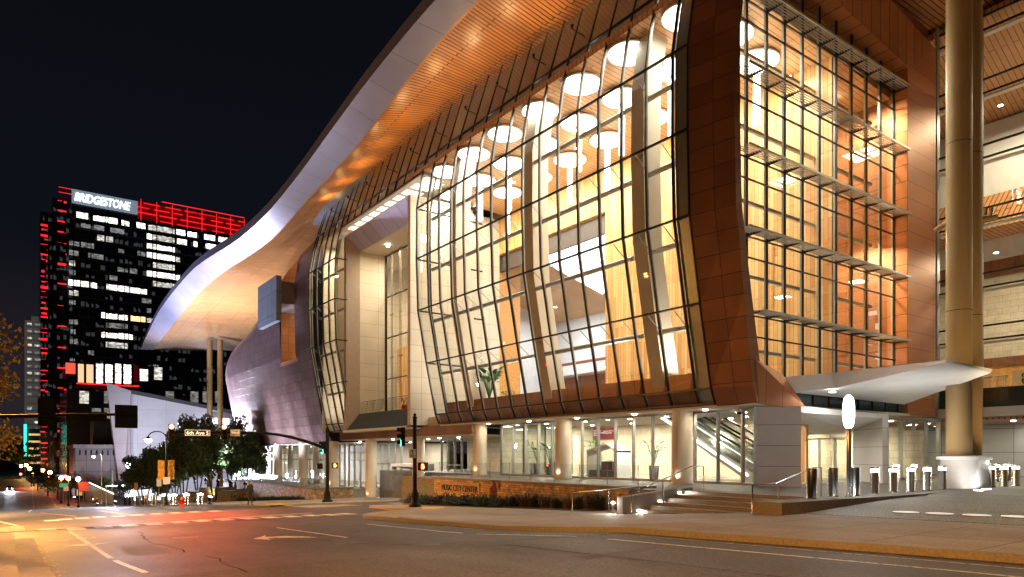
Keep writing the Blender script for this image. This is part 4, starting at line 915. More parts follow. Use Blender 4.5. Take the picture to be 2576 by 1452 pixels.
# left part of the roof and copper shell: lavender floodlights standing on the terrace and by the columns
LAV = (.60, .65, 1.0); LAV2 = (.80, .78, 1.0)
def flood(loc, target, p, col, spot, label):
    loc = Vector(loc); t = thing('floodlight', loc, label, 'floodlight'); d = (Vector(target) - loc).normalized()
    a = MB(); a.box(loc.x-.15, loc.y-.15, loc.z-.5, loc.x+.15, loc.y+.15, loc.z-.42); a.tube(loc + Vector((0,0,-.45)), loc + Vector((0,0,-.1)), .04); a.build('stand', M['black'], t)
    a = MB(); a.tube(loc - d*.15, loc + d*.12, .12, .2, n=14); a.build('housing', M['black'], t)
    a = MB(); a.tube(loc + d*.121, loc + d*.13, .17, n=14); a.build('lens', emit('cool_lamp_glow', (.9, .93, 1), 12) if 'cool_lamp_glow' not in bpy.data.materials else bpy.data.materials['cool_lamp_glow'], t)
    light('SPOT', loc + d*.16, p, col, t, size=.15, target=target, spot=spot, blend=.7)
for i, (y, p) in enumerate([(71, 5000), (75.5, 12000), (80, 16000), (84.5, 16000), (89, 9000)]):
    flood((18.9 - i*.25, y, -1.4), (25.6, y + .6, 5.0), p, (.88, .90, 1), 56, '%s floodlight from the right in the planting below the copper shell' % ORD[i])
for i, (x, y, ty, p) in enumerate([(13.2, 60, 50, 500), (12.8, 77, 80, 24000), (11.5, 106.5, 105, 62000), (11.0, 124, 124, 110000)]):
    flood((x, y, gz(y) + .65), (21.0, ty, 26), p, [(.62, .5, .95), LAV, LAV, LAV][i], 66, '%s floodlight from the right on the far sidewalk aimed at the roof edge' % ORD[i])
light('SPOT', (28.6, 133.5, -2), 24000, (.52, .76, 1), BL, size=.3, target=(30.0, 130, 22), spot=95, blend=1, name='column_uplight')
light('SPOT', (27.5, 110, 10), 17000, (.55, .76, 1), BL, size=.3, target=(29, 108, 24), spot=130, blend=1, name='column_uplight')
# ------------------------------------------------------------------ stone sign wall, terrace edge, steps, block
sw = thing('sign_wall', (21, 29, -1.2), 'long ledge-stone wall lettered MUSIC CITY CENTER with dark shrubs at its foot', 'stone wall')
a = MB(); a.hexa([(21, 20.6, -1.25), (21.6, 20.6, -1.25), (21.6, 37, -2.0), (21, 37, -2.0), (21, 20.6, -.02), (21.6, 20.6, -.02), (21.6, 37, -.02), (21, 37, -.02)])
a.hexa([(21.6, 20.6, -1.25), (22.6, 20.6, -1.25), (22.6, 20.9, -1.25), (21.6, 20.9, -1.25), (21.6, 20.6, -.02), (22.6, 20.6, -.02), (22.6, 20.9, -.02), (21.6, 20.9, -.02)]); a.build('stone_face', M['ledge'], sw)
a = MB(); a.box(20.93, 20.5, -.02, 21.75, 37.08, .09); a.box(21.75, 20.5, -.02, 22.6, 20.98, .09); a.build('coping', M['curb'], sw)
a = MB(); a.box(20.96, 31.9, -.78, 20.995, 36.2, -.16); a.build('name_plate', brick('smooth_plate_stone', (.36, .25, .15), (.38, .27, .17), (.2, .13, .07), 3, 3, .01, 'yz', .6, 0), sw)
text('MUSIC CITY CENTER', 'lettering', mat('dark_bronze_letters', (.03, .018, .012), .4, .4, 0), sw, .50, (20.94, 36.0, -.66), (0, -1, 0), (0, 0, 1), .012, sx=.84)
# glass balustrade on the terrace
b_ = thing('terrace_balustrade', (22.0, 29, .02), 'frameless glass balustrade on the terrace above the sign wall', 'balustrade')
a = MB()
for k in range(11):
    y = 21.0 + k*1.9; a.face((22.0, y+.03, .02), (22.0, y+1.87, .02), (22.0, y+1.87, .98), (22.0, y+.03, .98))
a.build('glass_panel', M['glass_rail'], b_)
for k in range(12): a = MB(); a.tube((22.0, 21.0+k*1.9, .0), (22.0, 21.0+k*1.9, 1.0), .018, n=6); a.build('post', M['steel'], b_)
# long stone retaining wall left of the portal
rw = thing('retaining_wall', (24, 80, -3), 'long buff ledge-stone retaining wall left of the portal with a sloping left end', 'stone wall')
a = MB(); a.hexa([(23.4, 64.5, -3.4), (24.0, 64.5, -3.4), (24.0, 99.5, -5.6), (23.4, 99.5, -5.6), (23.4, 64.5, -1.85), (24.0, 64.5, -1.85), (24.0, 95.5, -1.85), (23.4, 95.5, -1.85)])
a.box(24.0, 64.5, -3.4, 27.5, 64.9, -1.85); a.build('stone_face', M['ledge'], rw)
a = MB(); a.box(23.3, 64.4, -1.85, 24.1, 95.6, -1.72); a.box(24.1, 64.4, -1.85, 27.5, 65.0, -1.72); a.build('coping', M['curb'], rw)
rb = thing('retaining_wall_balustrade', (24.3, 80, -1.7), 'low glass balustrade along the top of the long retaining wall', 'balustrade')
a = MB()
for k in range(16): a.face((24.2, 65+k*1.9, -1.7), (24.2, 66.8+k*1.9, -1.7), (24.2, 66.8+k*1.9, -.9), (24.2, 65+k*1.9, -.9))
a.build('glass_panel', M['glass_rail'], rb)
for k in range(17): a = MB(); a.tube((24.2, 64.9+k*1.9, -1.72), (24.2, 64.9+k*1.9, -.88), .018, n=5); a.build('post', M['steel'], rb)
for i, (p0, p1, yt, t) in enumerate([(542, 580, 1236, 84), (500, 541, 1229, 86), (471, 499, 1238, 88), (444, 470, 1245, 90)]):
    A = at(p0, yt, t); B = at(p1, yt, t - 1.5)
    s_ = thing('stone_planter', (A.x, A.y, gz(A.y)), '%s stepped stone planter block left of the long retaining wall' % ['lower wide', 'tallest', 'middle', 'leftmost small'][i], 'planter')
    d = (B - A); n = Vector((-d.y, d.x, 0)).normalized() * -3
    zb = gz(A.y) - .2; base = [(A.x, A.y), (B.x, B.y), (B.x - n.x, B.y - n.y), (A.x - n.x, A.y - n.y)]
    a = MB(); a.extr([(x, y, zb) for x, y in base], (0, 0, A.z - zb)); a.build('stone_face', M['ledge'], s_)
    a = MB(); a.extr([(x, y, A.z) for x, y in base], (0, 0, .12)); a.build('coping', M['curb'], s_)
# steps with cheek wall and handrails
st = thing('steps', (18.7, 15.5, -.9), 'wide concrete steps rising to the plaza between handrails', 'steps')
a = MB()
for k in range(7):
    z = -.91 + .13*(k+1); x = 18.75 + .5*k
    a.box(x, 12.75, z-.13-.6, x+(.5 if k < 6 else .6), 18.3, z)
a.build('tread', M['concrete'], st)
a = MB()
for k in range(7): a.box(18.74+.5*k, 12.75, -.91+.13*(k+1)-.03, 18.78+.5*k, 18.3, -.91+.13*(k+1)+.002)
a.build('nosing', M['curb'], st)
a = MB(); a.extr([(18.35, 18.3, -1.3), (22.3, 18.3, -1.3), (22.3, 18.3, .12), (21.6, 18.3, .12), (18.35, 18.3, -.15)], (0, .28, 0)); a.build('cheek_wall', M['curb'], st)
for k in range(3):
    x = 19.2 + k*1.15; z = -.70 + k*.30
    a = MB(); a.box(x-.09, 18.28, z, x+.09, 18.30, z+.07); o = a.build('step_light', M['lamp_white'], st)
    light('AREA', (x, 18.24, z+.03), 14, (1, .95, .85), o, size=.15, target=(x, 17, z-.4))
def rail(label, pts, posts):
    t = thing('handrail', pts[0], label, 'handrail')
    a = MB(); a.path(pts, .024, 8)
    a.build('rail', M['steel'], t)
    for p, z0 in posts: a = MB(); a.tube((p[0], p[1], z0), p, .022, n=8); a.build('post', M['steel'], t)
rail('steel handrail rising along the left side of the steps', [(18.5, 18.0, -.9), (18.5, 18.0, .0), (21.9, 18.0, .98), (22.6, 18.0, .98), (22.6, 18.0, 0)], [((20.2, 18.0, .49), -.55)])
rail('steel handrail on the right side of the steps by the concrete block', [(18.6, 12.95, -.45), (18.6, 12.95, .48), (19.9, 12.95, .52), (22.0, 12.95, 1.0), (22.5, 12.95, 1.0), (22.5, 12.95, 0)], [((20.0, 12.95, .54), -.3)])
rail('low steel handrail beside the right end of the sign wall', [(17.9, 20.6, -.9), (17.9, 20.6, -.05), (20.3, 19.3, .15)], [((19.2, 19.9, .05), -.95), ((20.3, 19.3, .15), -.6)])
a = thing('ground_light', (18.45, 18.9, -.55), 'small bright ground light by the left foot of the steps', 'lamp')
m_ = MB(); m_.lathe((18.45, 18.9, -.80), [(.05, 0), (.05, .28), (.09, .28), (.09, .40)], 12); m_.build('stem', M['steel'], a); m_ = MB(); m_.ico((18.45, 18.9, -.40), .075, 2); m_.build('globe', M['lamp_hot'], a)
light('POINT', (18.3, 18.8, -.36), 45, (1, .97, .9), a, size=.08)
bl = thing('concrete_block', (18.3, 12, -.4), 'low wedge-shaped concrete block at the foot of the plaza carrying steel bollards', 'plinth')
a = MB(); a.hexa([(18.3, 11.75, -.8), (27.0, 11.45, -.8), (27.0, 12.6, -.8), (18.3, 12.7, -.8), (18.3, 11.75, .02), (27.0, 11.45, .012), (27.0, 12.6, .012), (18.3, 12.7, .02)]); a.build('block', M['curb'], bl)

# ------------------------------------------------------------------ bollards
BH = {}
def bollard(x, y, z, r, h, lit, label, group, power=14):
    t = thing('bollard', (x, y, z), label, 'bollard', group)
    key = (r, h, lit)
    if key not in BH:
        o = []
        a = MB(); a.lathe((0,0,0), [(r*1.12, 0), (r*1.12, .03), (r, .035), (r, h*.80 if lit else h-.02), (r*.93, h*.80+.002 if lit else h)], 24); o.append(a.build('post', M['steel'], t, world=False))
        if lit:
            a = MB(); a.lathe((0,0,0), [(r*.9, h*.80), (r*.9, h*.93)], 24); o.append(a.build('light_band', M['band'], t, world=False))
            a = MB(); a.lathe((0,0,0), [(r*.93, h*.93-.004), (r, h*.93), (r, h-.01), (r*.95, h)], 24); o.append(a.build('cap', M['steel'], t, world=False))
        BH[key] = o
    else:
        for q in BH[key]: c = q.copy(); COL.objects.link(c); c.parent = t
    if lit: light('POINT', (0, 0, h + .12), power, (1, .95, .86), t, size=.12, world=False)
    return t
def onG(px, py, z): a, b, c = ray(px, py); t = (z - CAMZ)/c; return a*t, b*t
for i, (px, py) in enumerate([(2042, 1255), (2096, 1249), (2150, 1247)]):
    x, y = onG(px, py, .02); bollard(x, y, .015, .165, .98, False, ['unlit steel bollard nearest the steps, at the front end of the concrete block', 'unlit steel bollard in the middle of the three on the block', 'unlit steel bollard directly right of the tall globe post'][i], 'unlit steel bollards')
for i, (px, py) in enumerate([(2200.5, 1241.5), (2247.5, 1239), (2291.6, 1236.6), (2332.3, 1234), (2370.7, 1231)]):
    x, y = onG(px, py, 0); bollard(x, y, 0, .16, .98, True, '%s lit steel bollard to the right of the tall globe post' % ORD[i], 'lit steel bollards on the plaza')
for i, (px, py) in enumerate([(2493.8, 1225.3), (2525.8, 1224.2), (2555.5, 1222.7)]):
    x, y = onG(px, py, 0); bollard(x, y, 0, .16, .98, True, '%s nearer lit steel bollard to the right of the white pillar base' % ORD[i], 'lit steel bollards on the plaza')
for i, (px, py) in enumerate([(2483, 1213), (2508, 1212), (2534, 1209), (2300, 1213), (2255, 1214)]):
    x, y = onG(px, py, 0); bollard(x, y, 0, .16, .98, True, ['small lit bollard far behind, just right of the white pillar base', 'small lit bollard far behind, between two nearer ones right of the pillar', 'farthest small lit bollard at the right before the roller shutter', 'small lit bollard against the greenish glass, right one of two', 'small lit bollard against the greenish glass, left one of two'][i], 'lit bollards in the back row')
for i, (px, py, lit) in enumerate([(931.6, 1251.5, 0), (971, 1248, 0), (1009, 1246.5, 1), (1081, 1243, 1)]):
    q = G(px, py, .13); bollard(q.x, q.y, q.z, .22, 1.12, bool(lit), ['plain steel bollard in front of the round column by the portal entrance', 'plain steel bollard second from the left by the portal entrance', 'lit bollard in front of the portal doors, left one', 'lit bollard in front of the portal doors, beside the sign wall end'][i], 'bollards at the portal entrance', 25)
for i, (px, py) in enumerate([(504, 1269.5), (469, 1270), (438, 1270.5), (412.7, 1271), (388, 1271), (367, 1271), (349, 1271), (330, 1271), (318, 1271)]):
    q = G(px, py - 1, .13); bollard(q.x, q.y, q.z, .26, .95, i < 4, '%s thick lit bollard from the right along the far sidewalk near the hydrant' % ORD[i] if i < 4 else '%s thick bollard from the right on the far sidewalk, unlit' % ORD[i], 'thick bollards on the far sidewalk', 60)
# tall white globe post by the entrance
x, y = onG(2135, 1250, .02)
t = thing('globe_lamp', (x, y, .01), 'slender steel post lamp with its glare built as a white oval head near the entrance', 'lamp post')
a = MB(); a.lathe((x, y, .01), [(.14, 0), (.14, .03), (.075, .05), (.075, 2.35)], 16); a.build('post', M['steel'], t)
a = MB(); a.lathe((x, y, 2.33), [(.08, 0), (.14, .08), (.18, .35), (.18, .75), (.14, 1.0), (.05, 1.1)], 20); a.build('lamp_head', emit('white_oval_glare', (.92, 1, .97), 22), t)  # head is shaped after the glare around the lamp
light('POINT', (x, y, 2.85), 750, (.92, 1, .97), t, size=.24)
# in-ground lights
for i, (px, py) in enumerate([(2280, 1295), (2365, 1298.7), (2457, 1302.5), (2559, 1306)]):
    q = G(px, py, .28); zz = max(-.35, min(0, (gz(q.y)+.14)*(1-(q.x-19.3)/6.7)))
    q = Vector((*onG(px, py, zz), zz)); zz = max(-.35, min(0, (gz(q.y)+.14)*(1-(q.x-19.3)/6.7)))
    t = thing('ground_light', (q.x, q.y, zz), '%s flush round light set in the driveway paving, counted from the left' % ORD[i], 'ground light', 'flush lights in the driveway')
    a = MB(); a.lathe((q.x, q.y, zz), [(.36, -.02), (.36, .014)], 20); a.build('ring', M['steel'], t)
    a = MB(); a.lathe((q.x, q.y, zz), [(.33, .0), (.33, .018)], 20); a.build('lens', emit('soft_flush_glow', (1, 1, .95), .4) if i == 0 else bpy.data.materials['soft_flush_glow'], t)
for i, (px, py) in enumerate([(2462, 1234), (2481, 1231)]):
    q = onG(px, py, 0); t = thing('ground_light', (q[0], q[1], 0), ['bright in-ground light at the right foot of the white pillar base, left of two', 'bright in-ground light at the right foot of the white pillar base, right of two'][i], 'ground light', 'lights at the pillar base')
    a = MB(); a.lathe((q[0], q[1], 0), [(.16, -.02), (.16, .012)], 16); a.build('lens', M['lamp_hot'], t)
    light('SPOT', (q[0], q[1], .05), 40, (1, .97, .9), t, size=.06, target=(34.6, 12.9, 1.6), spot=70)

# ------------------------------------------------------------------ signals, poles and signs
RED = emit('red_signal_lens', (1, .05, .03), 60); GREEN = emit('green_signal_lens', (.05, 1, .62), 25); HAND = emit('orange_hand_lens', (1, .16, .04), 14)
DLENS = mat('unlit_lens', (.03, .015, .01), .2, 0, 0)
def signal(c, face, lit, label, h=1.05, w=.36, yellow=False, back=False, power=0):
    """c = centre of the housing, face = horizontal direction the lenses look"""
    c = Vector(c); f = Vector((face[0], face[1], 0)).normalized(); rz = atan2(f.y, f.x) + pi/2; s = Vector((-f.y, f.x, 0))
    t = thing('traffic_light', c, label, 'traffic light')
    a = MB()
    for k in range(3): a.rbox(c + Vector((0, 0, (k-1)*h/3)), (w, .22, h/3-.02), rz)
    a.rbox(c, (w*.6, .16, h), rz); a.build('housing', M['black'], t)
    if back: a = MB(); a.rbox(c - f*.05, (w+.28, .015, h+.26), rz); a.build('backplate', M['black'], t)
    for k, nm in enumerate(['green', 'yellow', 'red']):
        p = c + f*.115 + Vector((0, 0, (k-1)*h/3)); a = MB(); a.tube(p, p + f*.012, .15, n=16)
        a.build('lens', {'red': RED, 'green': GREEN}.get(lit, DLENS) if nm == lit else DLENS, t)
        v = MB(); n = 10
        ring = []
        for q in (0, .20):
            ring.append([p + f*q + s*(cos(g_)*.15) + Vector((0,0,sin(g_)*.15)) for g_ in [-.5 + (pi+1.0)*i/n for i in range(n+1)]])
        ring2 = [[r*1.0 for r in rr] for rr in ring]
        v.loft(ring, False, True, False); v.build('visor', M['black'], t)
        if nm == lit and power: light('SPOT', p + f*.25, power*3.8, (1, .07, .02) if lit == 'red' else (.05, 1, .6), t, size=.12, target=p + f*10 - Vector((0,0,3.2)), spot=100, blend=.6)
    return t
def pole(base, h, r0, r1, name, label, cat, arm=None, armr=(.11, .05), finial=True, sleeve=True, m='black'):
    base = Vector(base); t = thing(name, base, label, cat)
    a = MB(); a.lathe(base, [(r0*.95, .3), (r0*.9, .9), (r1, h), (r1*.9, h+.01)], 16); a.build('pole', M[m], t)
    if sleeve:
        a = MB(); a.lathe(base, [(r0*2.6, 0), (r0*2.6, .10), (r0*2.2, .16), (r0*1.7, .22), (r0*1.45, .62), (r0*1.55, .70), (r0*1.2, .80), (r0*1.0, .95)], 16); a.build('base', M[m], t)
    if finial:
        a = MB(); a.lathe(base, [(r1*1.3, h), (r1*1.3, h+.05), (r1*.5, h+.09), (r1*.9, h+.16), (r1*.2, h+.26)], 12); a.build('finial', M[m], t)
    if arm: a = MB(); n = len(arm); a.path(arm, [armr[0] + (armr[1]-armr[0])*i/(n-1) for i in range(n)], 10); a.build('arm', M[m], t)
    return t
# far mast arm with 6th Ave S sign
MBASE = Vector((20.1, 52.2, gz(52.2) + .13))
arm_px = [(822, 1131), (809, 1124), (770, 1110.5), (733, 1100), (696, 1093), (659, 1089.5), (603, 1088), (520, 1087.5), (455, 1087), (421, 1087)]
armp = [onY(px, py, 52.2) for px, py in arm_px]; armp[0] = Vector((20.05, 52.2, armp[0].z))
pole(MBASE, 5.6, .16, .13, 'mast_arm_pole', 'black mast-arm signal pole beyond the crossing with its long arm reaching left', 'signal pole', armp, (.14, .06))
for px, lab, pw in [(431, 'red traffic light at the left tip of the far mast arm', 750), (563, 'red traffic light on the far mast arm right of the street name sign', 600)]:
    q = onY(px, 1088, 52.0); signal((q.x, 51.95, q.z + .02), (-.12, -1), 'red', lab, 1.1, .40, power=pw)
def sign(name, label, c, face, w, h, fm, body=None, tm=None, ts=.3, border=None, sx=.9, extra=None, thick=.03, rot=0):
    c = Vector(c); f = Vector((face[0], face[1], 0)).normalized(); s = Vector((-f.y, f.x, 0)); rz = atan2(s.y, s.x); u = Vector((0, 0, 1))
    t = thing(name, c, label, 'sign')
    a = MB(); a.rbox(c, (w, thick, h), rz); a.build('panel', fm, t)
    if border:
        a = MB(); p = c + f*(thick/2+.004)
        for dx, dz, ww, hh in [(0, h/2-.03, w-.03, .018), (0, -h/2+.03, w-.03, .018), (w/2-.025, 0, .018, h-.05), (-w/2+.025, 0, .018, h-.05)]: a.rbox(p + s*dx + u*dz, (ww, .006, hh), rz)
        a.build('border', border, t)
    if body:
        for ln_, (off, size) in body.items():
            text(ln_, 'lettering', tm, t, size, c + f*(thick/2+.005) + u*off, s, u, .003, align='CENTER', sx=sx, bold=size*.015)
    if extra: extra(t, c, f, s, u)
    return t
s0, s1 = onY(464, 1089, 52), onY(528, 1089, 52); c = (s0 + s1) / 2
sign('street_name_sign', 'dark street name sign reading 6th Ave S on the far mast arm', (c.x, 51.92, c.z), (0, -1), (s1-s0).length, .44, M['signgreen'], {'6th Ave S': (-.13, .36)}, M['textwhite'], border=M['textwhite'], sx=1.02)
def arrow_r(t, c, f, s, u):
    a = MB(); p = c + f*.02 + u*.11; a.rbox(p - s*.04, (.26, .006, .035), atan2(s.y, s.x)); a.face(p + s*.08 + u*.06, p + s*.20, p + s*.08 - u*.06); a.build('arrow', M['textblack'], t)
s0, s1 = onY(579, 1089, 52), onY(603, 1089, 52); c = (s0 + s1) / 2
sign('parking_sign', 'white PARKING sign with a right arrow at the bend of the far mast arm', (c.x, 51.9, c.z), (0, -1), (s1-s0).length, .50, M['signwhite'], {'PARKING': (-.18, .16)}, M['textblack'], border=M['textblack'], sx=.78, extra=arrow_r)
signal((19.6, 51.7, MBASE.z + 4.25), (-1, -.2), 'green', 'traffic light showing green on the side of the far mast arm pole', .95, .32, power=25)
def ped(c, face, label, col=HAND, power=20):
    c = Vector(c); f = Vector((face[0], face[1], 0)).normalized(); rz = atan2(f.y, f.x) + pi/2
    t = thing('pedestrian_signal', c, label, 'pedestrian signal')
    a = MB(); a.rbox(c, (.44, .20, .44), rz); s = Vector((-f.y, f.x, 0)); a.rbox(c + f*.17 + Vector((0,0,.21)), (.44, .16, .02), rz)
    for q in (-.21, .21): a.rbox(c + f*.15 + s*q, (.02, .14, .40), rz)
    a.build('housing', M['black'], t)
    a = MB(); p = c + f*.105; u = Vector((0,0,1))
    a.rbox(p - u*.05, (.15, .008, .15), rz)
    for i, dx in enumerate((-.06, -.02, .02, .06)): a.rbox(p + s*dx + u*(.07 + (.02 if i in (1, 2) else 0)), (.028, .008, .12), rz)
    a.rbox(p + s*.11 - u*.02, (.03, .008, .09), rz); a.build('hand_symbol', col, t)
    if power: light('POINT', p + f*.2, power, (1, .2, .05), t, size=.08)
ped((20.55, 51.8, MBASE.z + 2.85), (-.3, -1), 'pedestrian signal with a glowing orange hand on the far mast arm pole', power=30)
ped((19.6, 52.3, MBASE.z + 2.8), (-1, .1), 'dark pedestrian signal seen edge-on at the left of the far mast arm pole', DLENS, 0)
# near signal pole
NB = Vector((17.5, 32.9, gz(32.9) + .13))
pole(NB, 4.75, .125, .105, 'signal_pole', 'black signal pole with a fluted base beside the left end of the sign wall', 'signal pole')
signal((16.95, 33.2, NB.z + 3.75), (-1, .45), 'green', 'black traffic light on the near signal pole, green at the bottom', 1.0, .34, power=12)
sign('parking_sign', 'small white parking sign with an up arrow on the near signal pole', (17.25, 32.7, NB.z + 2.85), (-.3, -1), .36, .46, M['signwhite'], {'PARKING': (-.16, .10)}, M['textblack'], sx=.7,
     extra=lambda t, c, f, s, u: (lambda a: (a.rbox(c + f*.02 + u*.05, (.03, .006, .2), atan2(s.y, s.x)), a.face(c + f*.023 + u*.2, c + f*.023 + u*.1 - s*.06, c + f*.023 + u*.1 + s*.06), a.build('arrow', M['textblack'], t)))(MB()))
ped((17.95, 32.75, NB.z + 2.15), (-.95, -.5), 'pedestrian signal with a small red hand on the near signal pole', power=4)
# near-left mast arm seen from behind, reaching in from the left edge
LB = Vector((-1.6, 37.4, gz(37.4) + .13))
e1_ = onY(345, 1043, 37.4)
pole(LB, 6.2, .16, .13, 'mast_arm_pole', 'dark mast-arm pole just off the left edge whose arm carries signals seen from behind', 'signal pole', [LB + Vector((0,0,4.3)), LB + Vector((.8,0,4.75)), onY(10, 1049, 37.4), onY(120, 1045, 37.4), onY(230, 1043, 37.4), e1_], (.13, .055))
q = onY(117, 1036, 37.4); signal((q.x, 37.6, q.z), (.1, 1), None, 'dark traffic light seen from behind, nearest the left edge of the near arm', 1.0, .36, back=True)
q = onY(318, 1048, 37.4)
t = signal((q.x - .2, 37.6, q.z), (.1, 1), None, 'wide dark five-lamp signal box seen from behind at the tip of the near arm', .98, .36)
a = MB(); a.box(q.x-.48, 37.42, q.z-.55, q.x+.48, 37.46, q.z+.55); a.build('backplate', M['black'], t); a = MB(); a.box(q.x+.05, 37.48, q.z-.45, q.x+.4, 37.7, q.z+.2); a.build('housing', M['black'], t)
s0, s1 = onY(166, 1047, 37.4), onY(270, 1047, 37.4); c = (s0 + s1) / 2
sign('street_name_sign', 'dark back of a street name sign on the near mast arm', (c.x, 37.55, c.z), (0, 1), (s1-s0).length, .44, M['black'])
# street lamps
def street_lamp(base, h, armd, label, col, power, glow, m='black', banner=False, r=.08, name='street_lamp', group=None, head_r=.16, reach=1.3, cut=False):
    base = Vector(base); t = thing(name, base, label, 'street lamp', group)
    a = MB(); a.lathe(base, [(r*2.2, 0), (r*2.2, .12), (r*1.6, .2), (r*1.4, .7), (r, .8), (r*.7, h)], 12); a.build('pole', M[m], t)
    d = Vector((armd[0], armd[1], 0)).normalized(); top = base + Vector((0, 0, h))
    pts = [top + d*reach*(1-cos(pi*k/8*1.0))/2*1.0 + Vector((0, 0, .55*sin(pi*k/8))) for k in range(9)]
    a = MB(); a.path(pts, r*.55, 8); a.build('arm', M[m], t)
    hd_ = pts[-1]; a = MB(); a.lathe(hd_, [(.05, .12), (.12, .05), (head_r+.02, -.08), (head_r+.03, -.12)], 16); a.build('lamp_hood', M[m], t)
    a = MB(); a.ico(hd_ - Vector((0,0,.20)), head_r, 2, 0, (1, 1, .75)); a.build('lamp_globe', glow, t)
    if cut: light('SPOT', hd_ - Vector((0,0,.42)), power*.8, col, t, size=.18, target=hd_ - Vector((-.3,0,5)), spot=152, blend=.35); light('POINT', hd_ - Vector((0,0,.42)), power*.24, col, t, size=.18)
    else: light('POINT', hd_ - Vector((0,0,.42)), power, col, t, size=.18)
    return t, hd_
GSOD = emit('sodium_globe', (1, .50, .14), 40); GWH = emit('warm_white_globe', (1, .86, .58), 40); GORG = emit('distant_sodium_globe', (1, .52, .16), 60)
lampL = street_lamp((-1.9, 45.5, gz(45.5)+.13), 11.6, (1, -.1), 'tall orange sodium street lamp glaring at the left edge of the picture', (1, .45, .10), 30000, GSOD, cut=True)
street_lamp((-3.2, 72.0, gz(72)+.13), 9.4, (1, -.1), 'orange street lamp added out of view on the left pavement beyond the crossing', (1, .52, .18), 9000, GSOD, cut=True)  # unseen lamp, added for light on the long retaining wall
street_lamp((-2.2, 6.0, gz(6)+.13), 8.8, (1, .0), 'orange street lamp on the near left pavement beside the viewer', (1, .39, .075), 13000, GSOD, cut=True)
street_lamp((18.0, -9.0, gz(-9)+.13), 8.8, (-1, .2), 'orange street lamp on the right sidewalk behind the viewer', (1, .50, .18), 260, GSOD, cut=True)
q = G(418, 1271, .13)
tl, hd_ = street_lamp(q, 5.6, (-1, 0), 'hooked street lamp with yellow NASHVILLE banners in front of the trees', (1, .92, .75), 900, GWH, reach=1.35, head_r=.27)
# banners on that lamp
for i, (dx, lab) in enumerate([(-.62, 'pale yellow printed banner hanging left of the hooked lamp pole'), (.12, 'yellow banner lettered NASHVILLE hanging right of the hooked lamp pole')]):
    b_ = thing('banner', (q.x+dx, q.y, q.z+3.0), lab, 'banner'); a = MB()
    rows_ = [[(q.x+dx + .5*u_ + .03*sin(v_*3), q.y + .05*sin(u_*5+v_*4), q.z + 3.75 - v_*.32) for u_ in (0, .33, .66, 1)] for v_ in range(6)]
    a.add([p for r_ in rows_ for p in r_], [(k*4+i_, k*4+i_+1, (k+1)*4+i_+1, (k+1)*4+i_) for k in range(5) for i_ in range(3)], True)
    o = a.build('cloth', mat('yellow_banner_cloth', (.62, .34, .05), .8, 0, .25, 4) if i == 0 else bpy.data.materials['yellow_banner_cloth'], b_)
    a = MB(); a.tube((q.x, q.y, q.z+3.78), (q.x+dx+.25+.25*(1 if dx > 0 else -1), q.y, q.z+3.78), .02); a.build('bracket', M['black'], b_)
    if i: text('NASHVILLE', 'lettering', M['textblack'], b_, .42, (q.x+dx+.42, q.y-.07, q.z+2.2), (0, 0, 1), (-1, 0, 0), .004, sx=.72)
for px, py, zz, w, lab in [(418, 1218, 2.05, .55, 'small white sign on the hooked lamp pole'), (400, 1212, None, .42, 'small white sign on a thin post left of the hooked lamp'), (342, 1218, None, .42, 'orange-tinted small sign on a thin post near the bus stop')]:
    if zz: sign('road_sign', lab, (q.x, q.y-.16, q.z+zz), (0, -1), w, .6, M['signwhite'])
    else:
        b = G(px, 1269, .13); s_ = sign('road_sign', lab, (b.x, b.y, b.z + 2.2), (0, -1), w, .8, M['signwhite'] if px == 400 else mat('orange_sign', (.7, .3, .08), .5)); a = MB(); a.tube((b.x, b.y+.03, b.z), (b.x, b.y+.03, b.z+2.6), .03, n=6); a.build('post', M['greymetal'], s_)
# fire hydrant
q = G(458, 1277, .13); t = thing('fire_hydrant', q, 'red fire hydrant on the far kerb', 'fire hydrant')
a = MB(); a.lathe(q, [(.19, 0), (.19, .05), (.12, .07), (.12, .50), (.16, .52), (.16, .56), (.13, .60), (.11, .68), (.05, .74), (.03, .80)], 16); a.build('body', M['red'], t)
a = MB(); a.tube(q + Vector((-.22, 0, .38)), q + Vector((.22, 0, .38)), .06); a.tube(q + Vector((0, -.2, .35)), q + Vector((0, 0, .35)), .075); a.build('outlet', M['red'], t)
# electric scooter
q = Vector((19.6, 36.3, gz(36.3)+.13)); t = thing('electric_scooter', q, 'green and black electric scooter parked at the left end of the sign wall', 'scooter')
a = MB(); a.tube(q + Vector((0,-.45,.12)), q + Vector((.1,-.50,1.12)), .03); a.tube(q + Vector((-.15,-.52,1.12)), q + Vector((.35,-.48,1.12)), .02); a.build('stem', mat('scooter_green', (.03, .5, .12), .4, 0, 0), t)
a = MB(); a.rbox(q + Vector((0, .1, .14)), (.16, .9, .05)); a.build('deck', M['black'], t)
for dy in (-.48, .60): a = MB(); a.tube(q + Vector((-.03, dy, .10)), q + Vector((.03, dy, .10)), .10, n=14); a.build('wheel', M['black'], t)
# security cameras
for x, y, z, lab in [(26.6, 19.2, 3.56, 'dome security camera under the copper corner'), (26.3, 61.5, 2.6, 'small dome security camera by the portal column')]:
    t = thing('security_camera', (x, y, z), lab, 'camera'); a = MB(); a.lathe((x, y, z), [(.05, 0), (.05, -.1), (.15, -.12), (.15, -.2)], 12); a.build('mount', M['white'], t); a = MB(); a.ico((x, y, z-.2), .13, 2); a.build('dome', M['darkglass'], t)
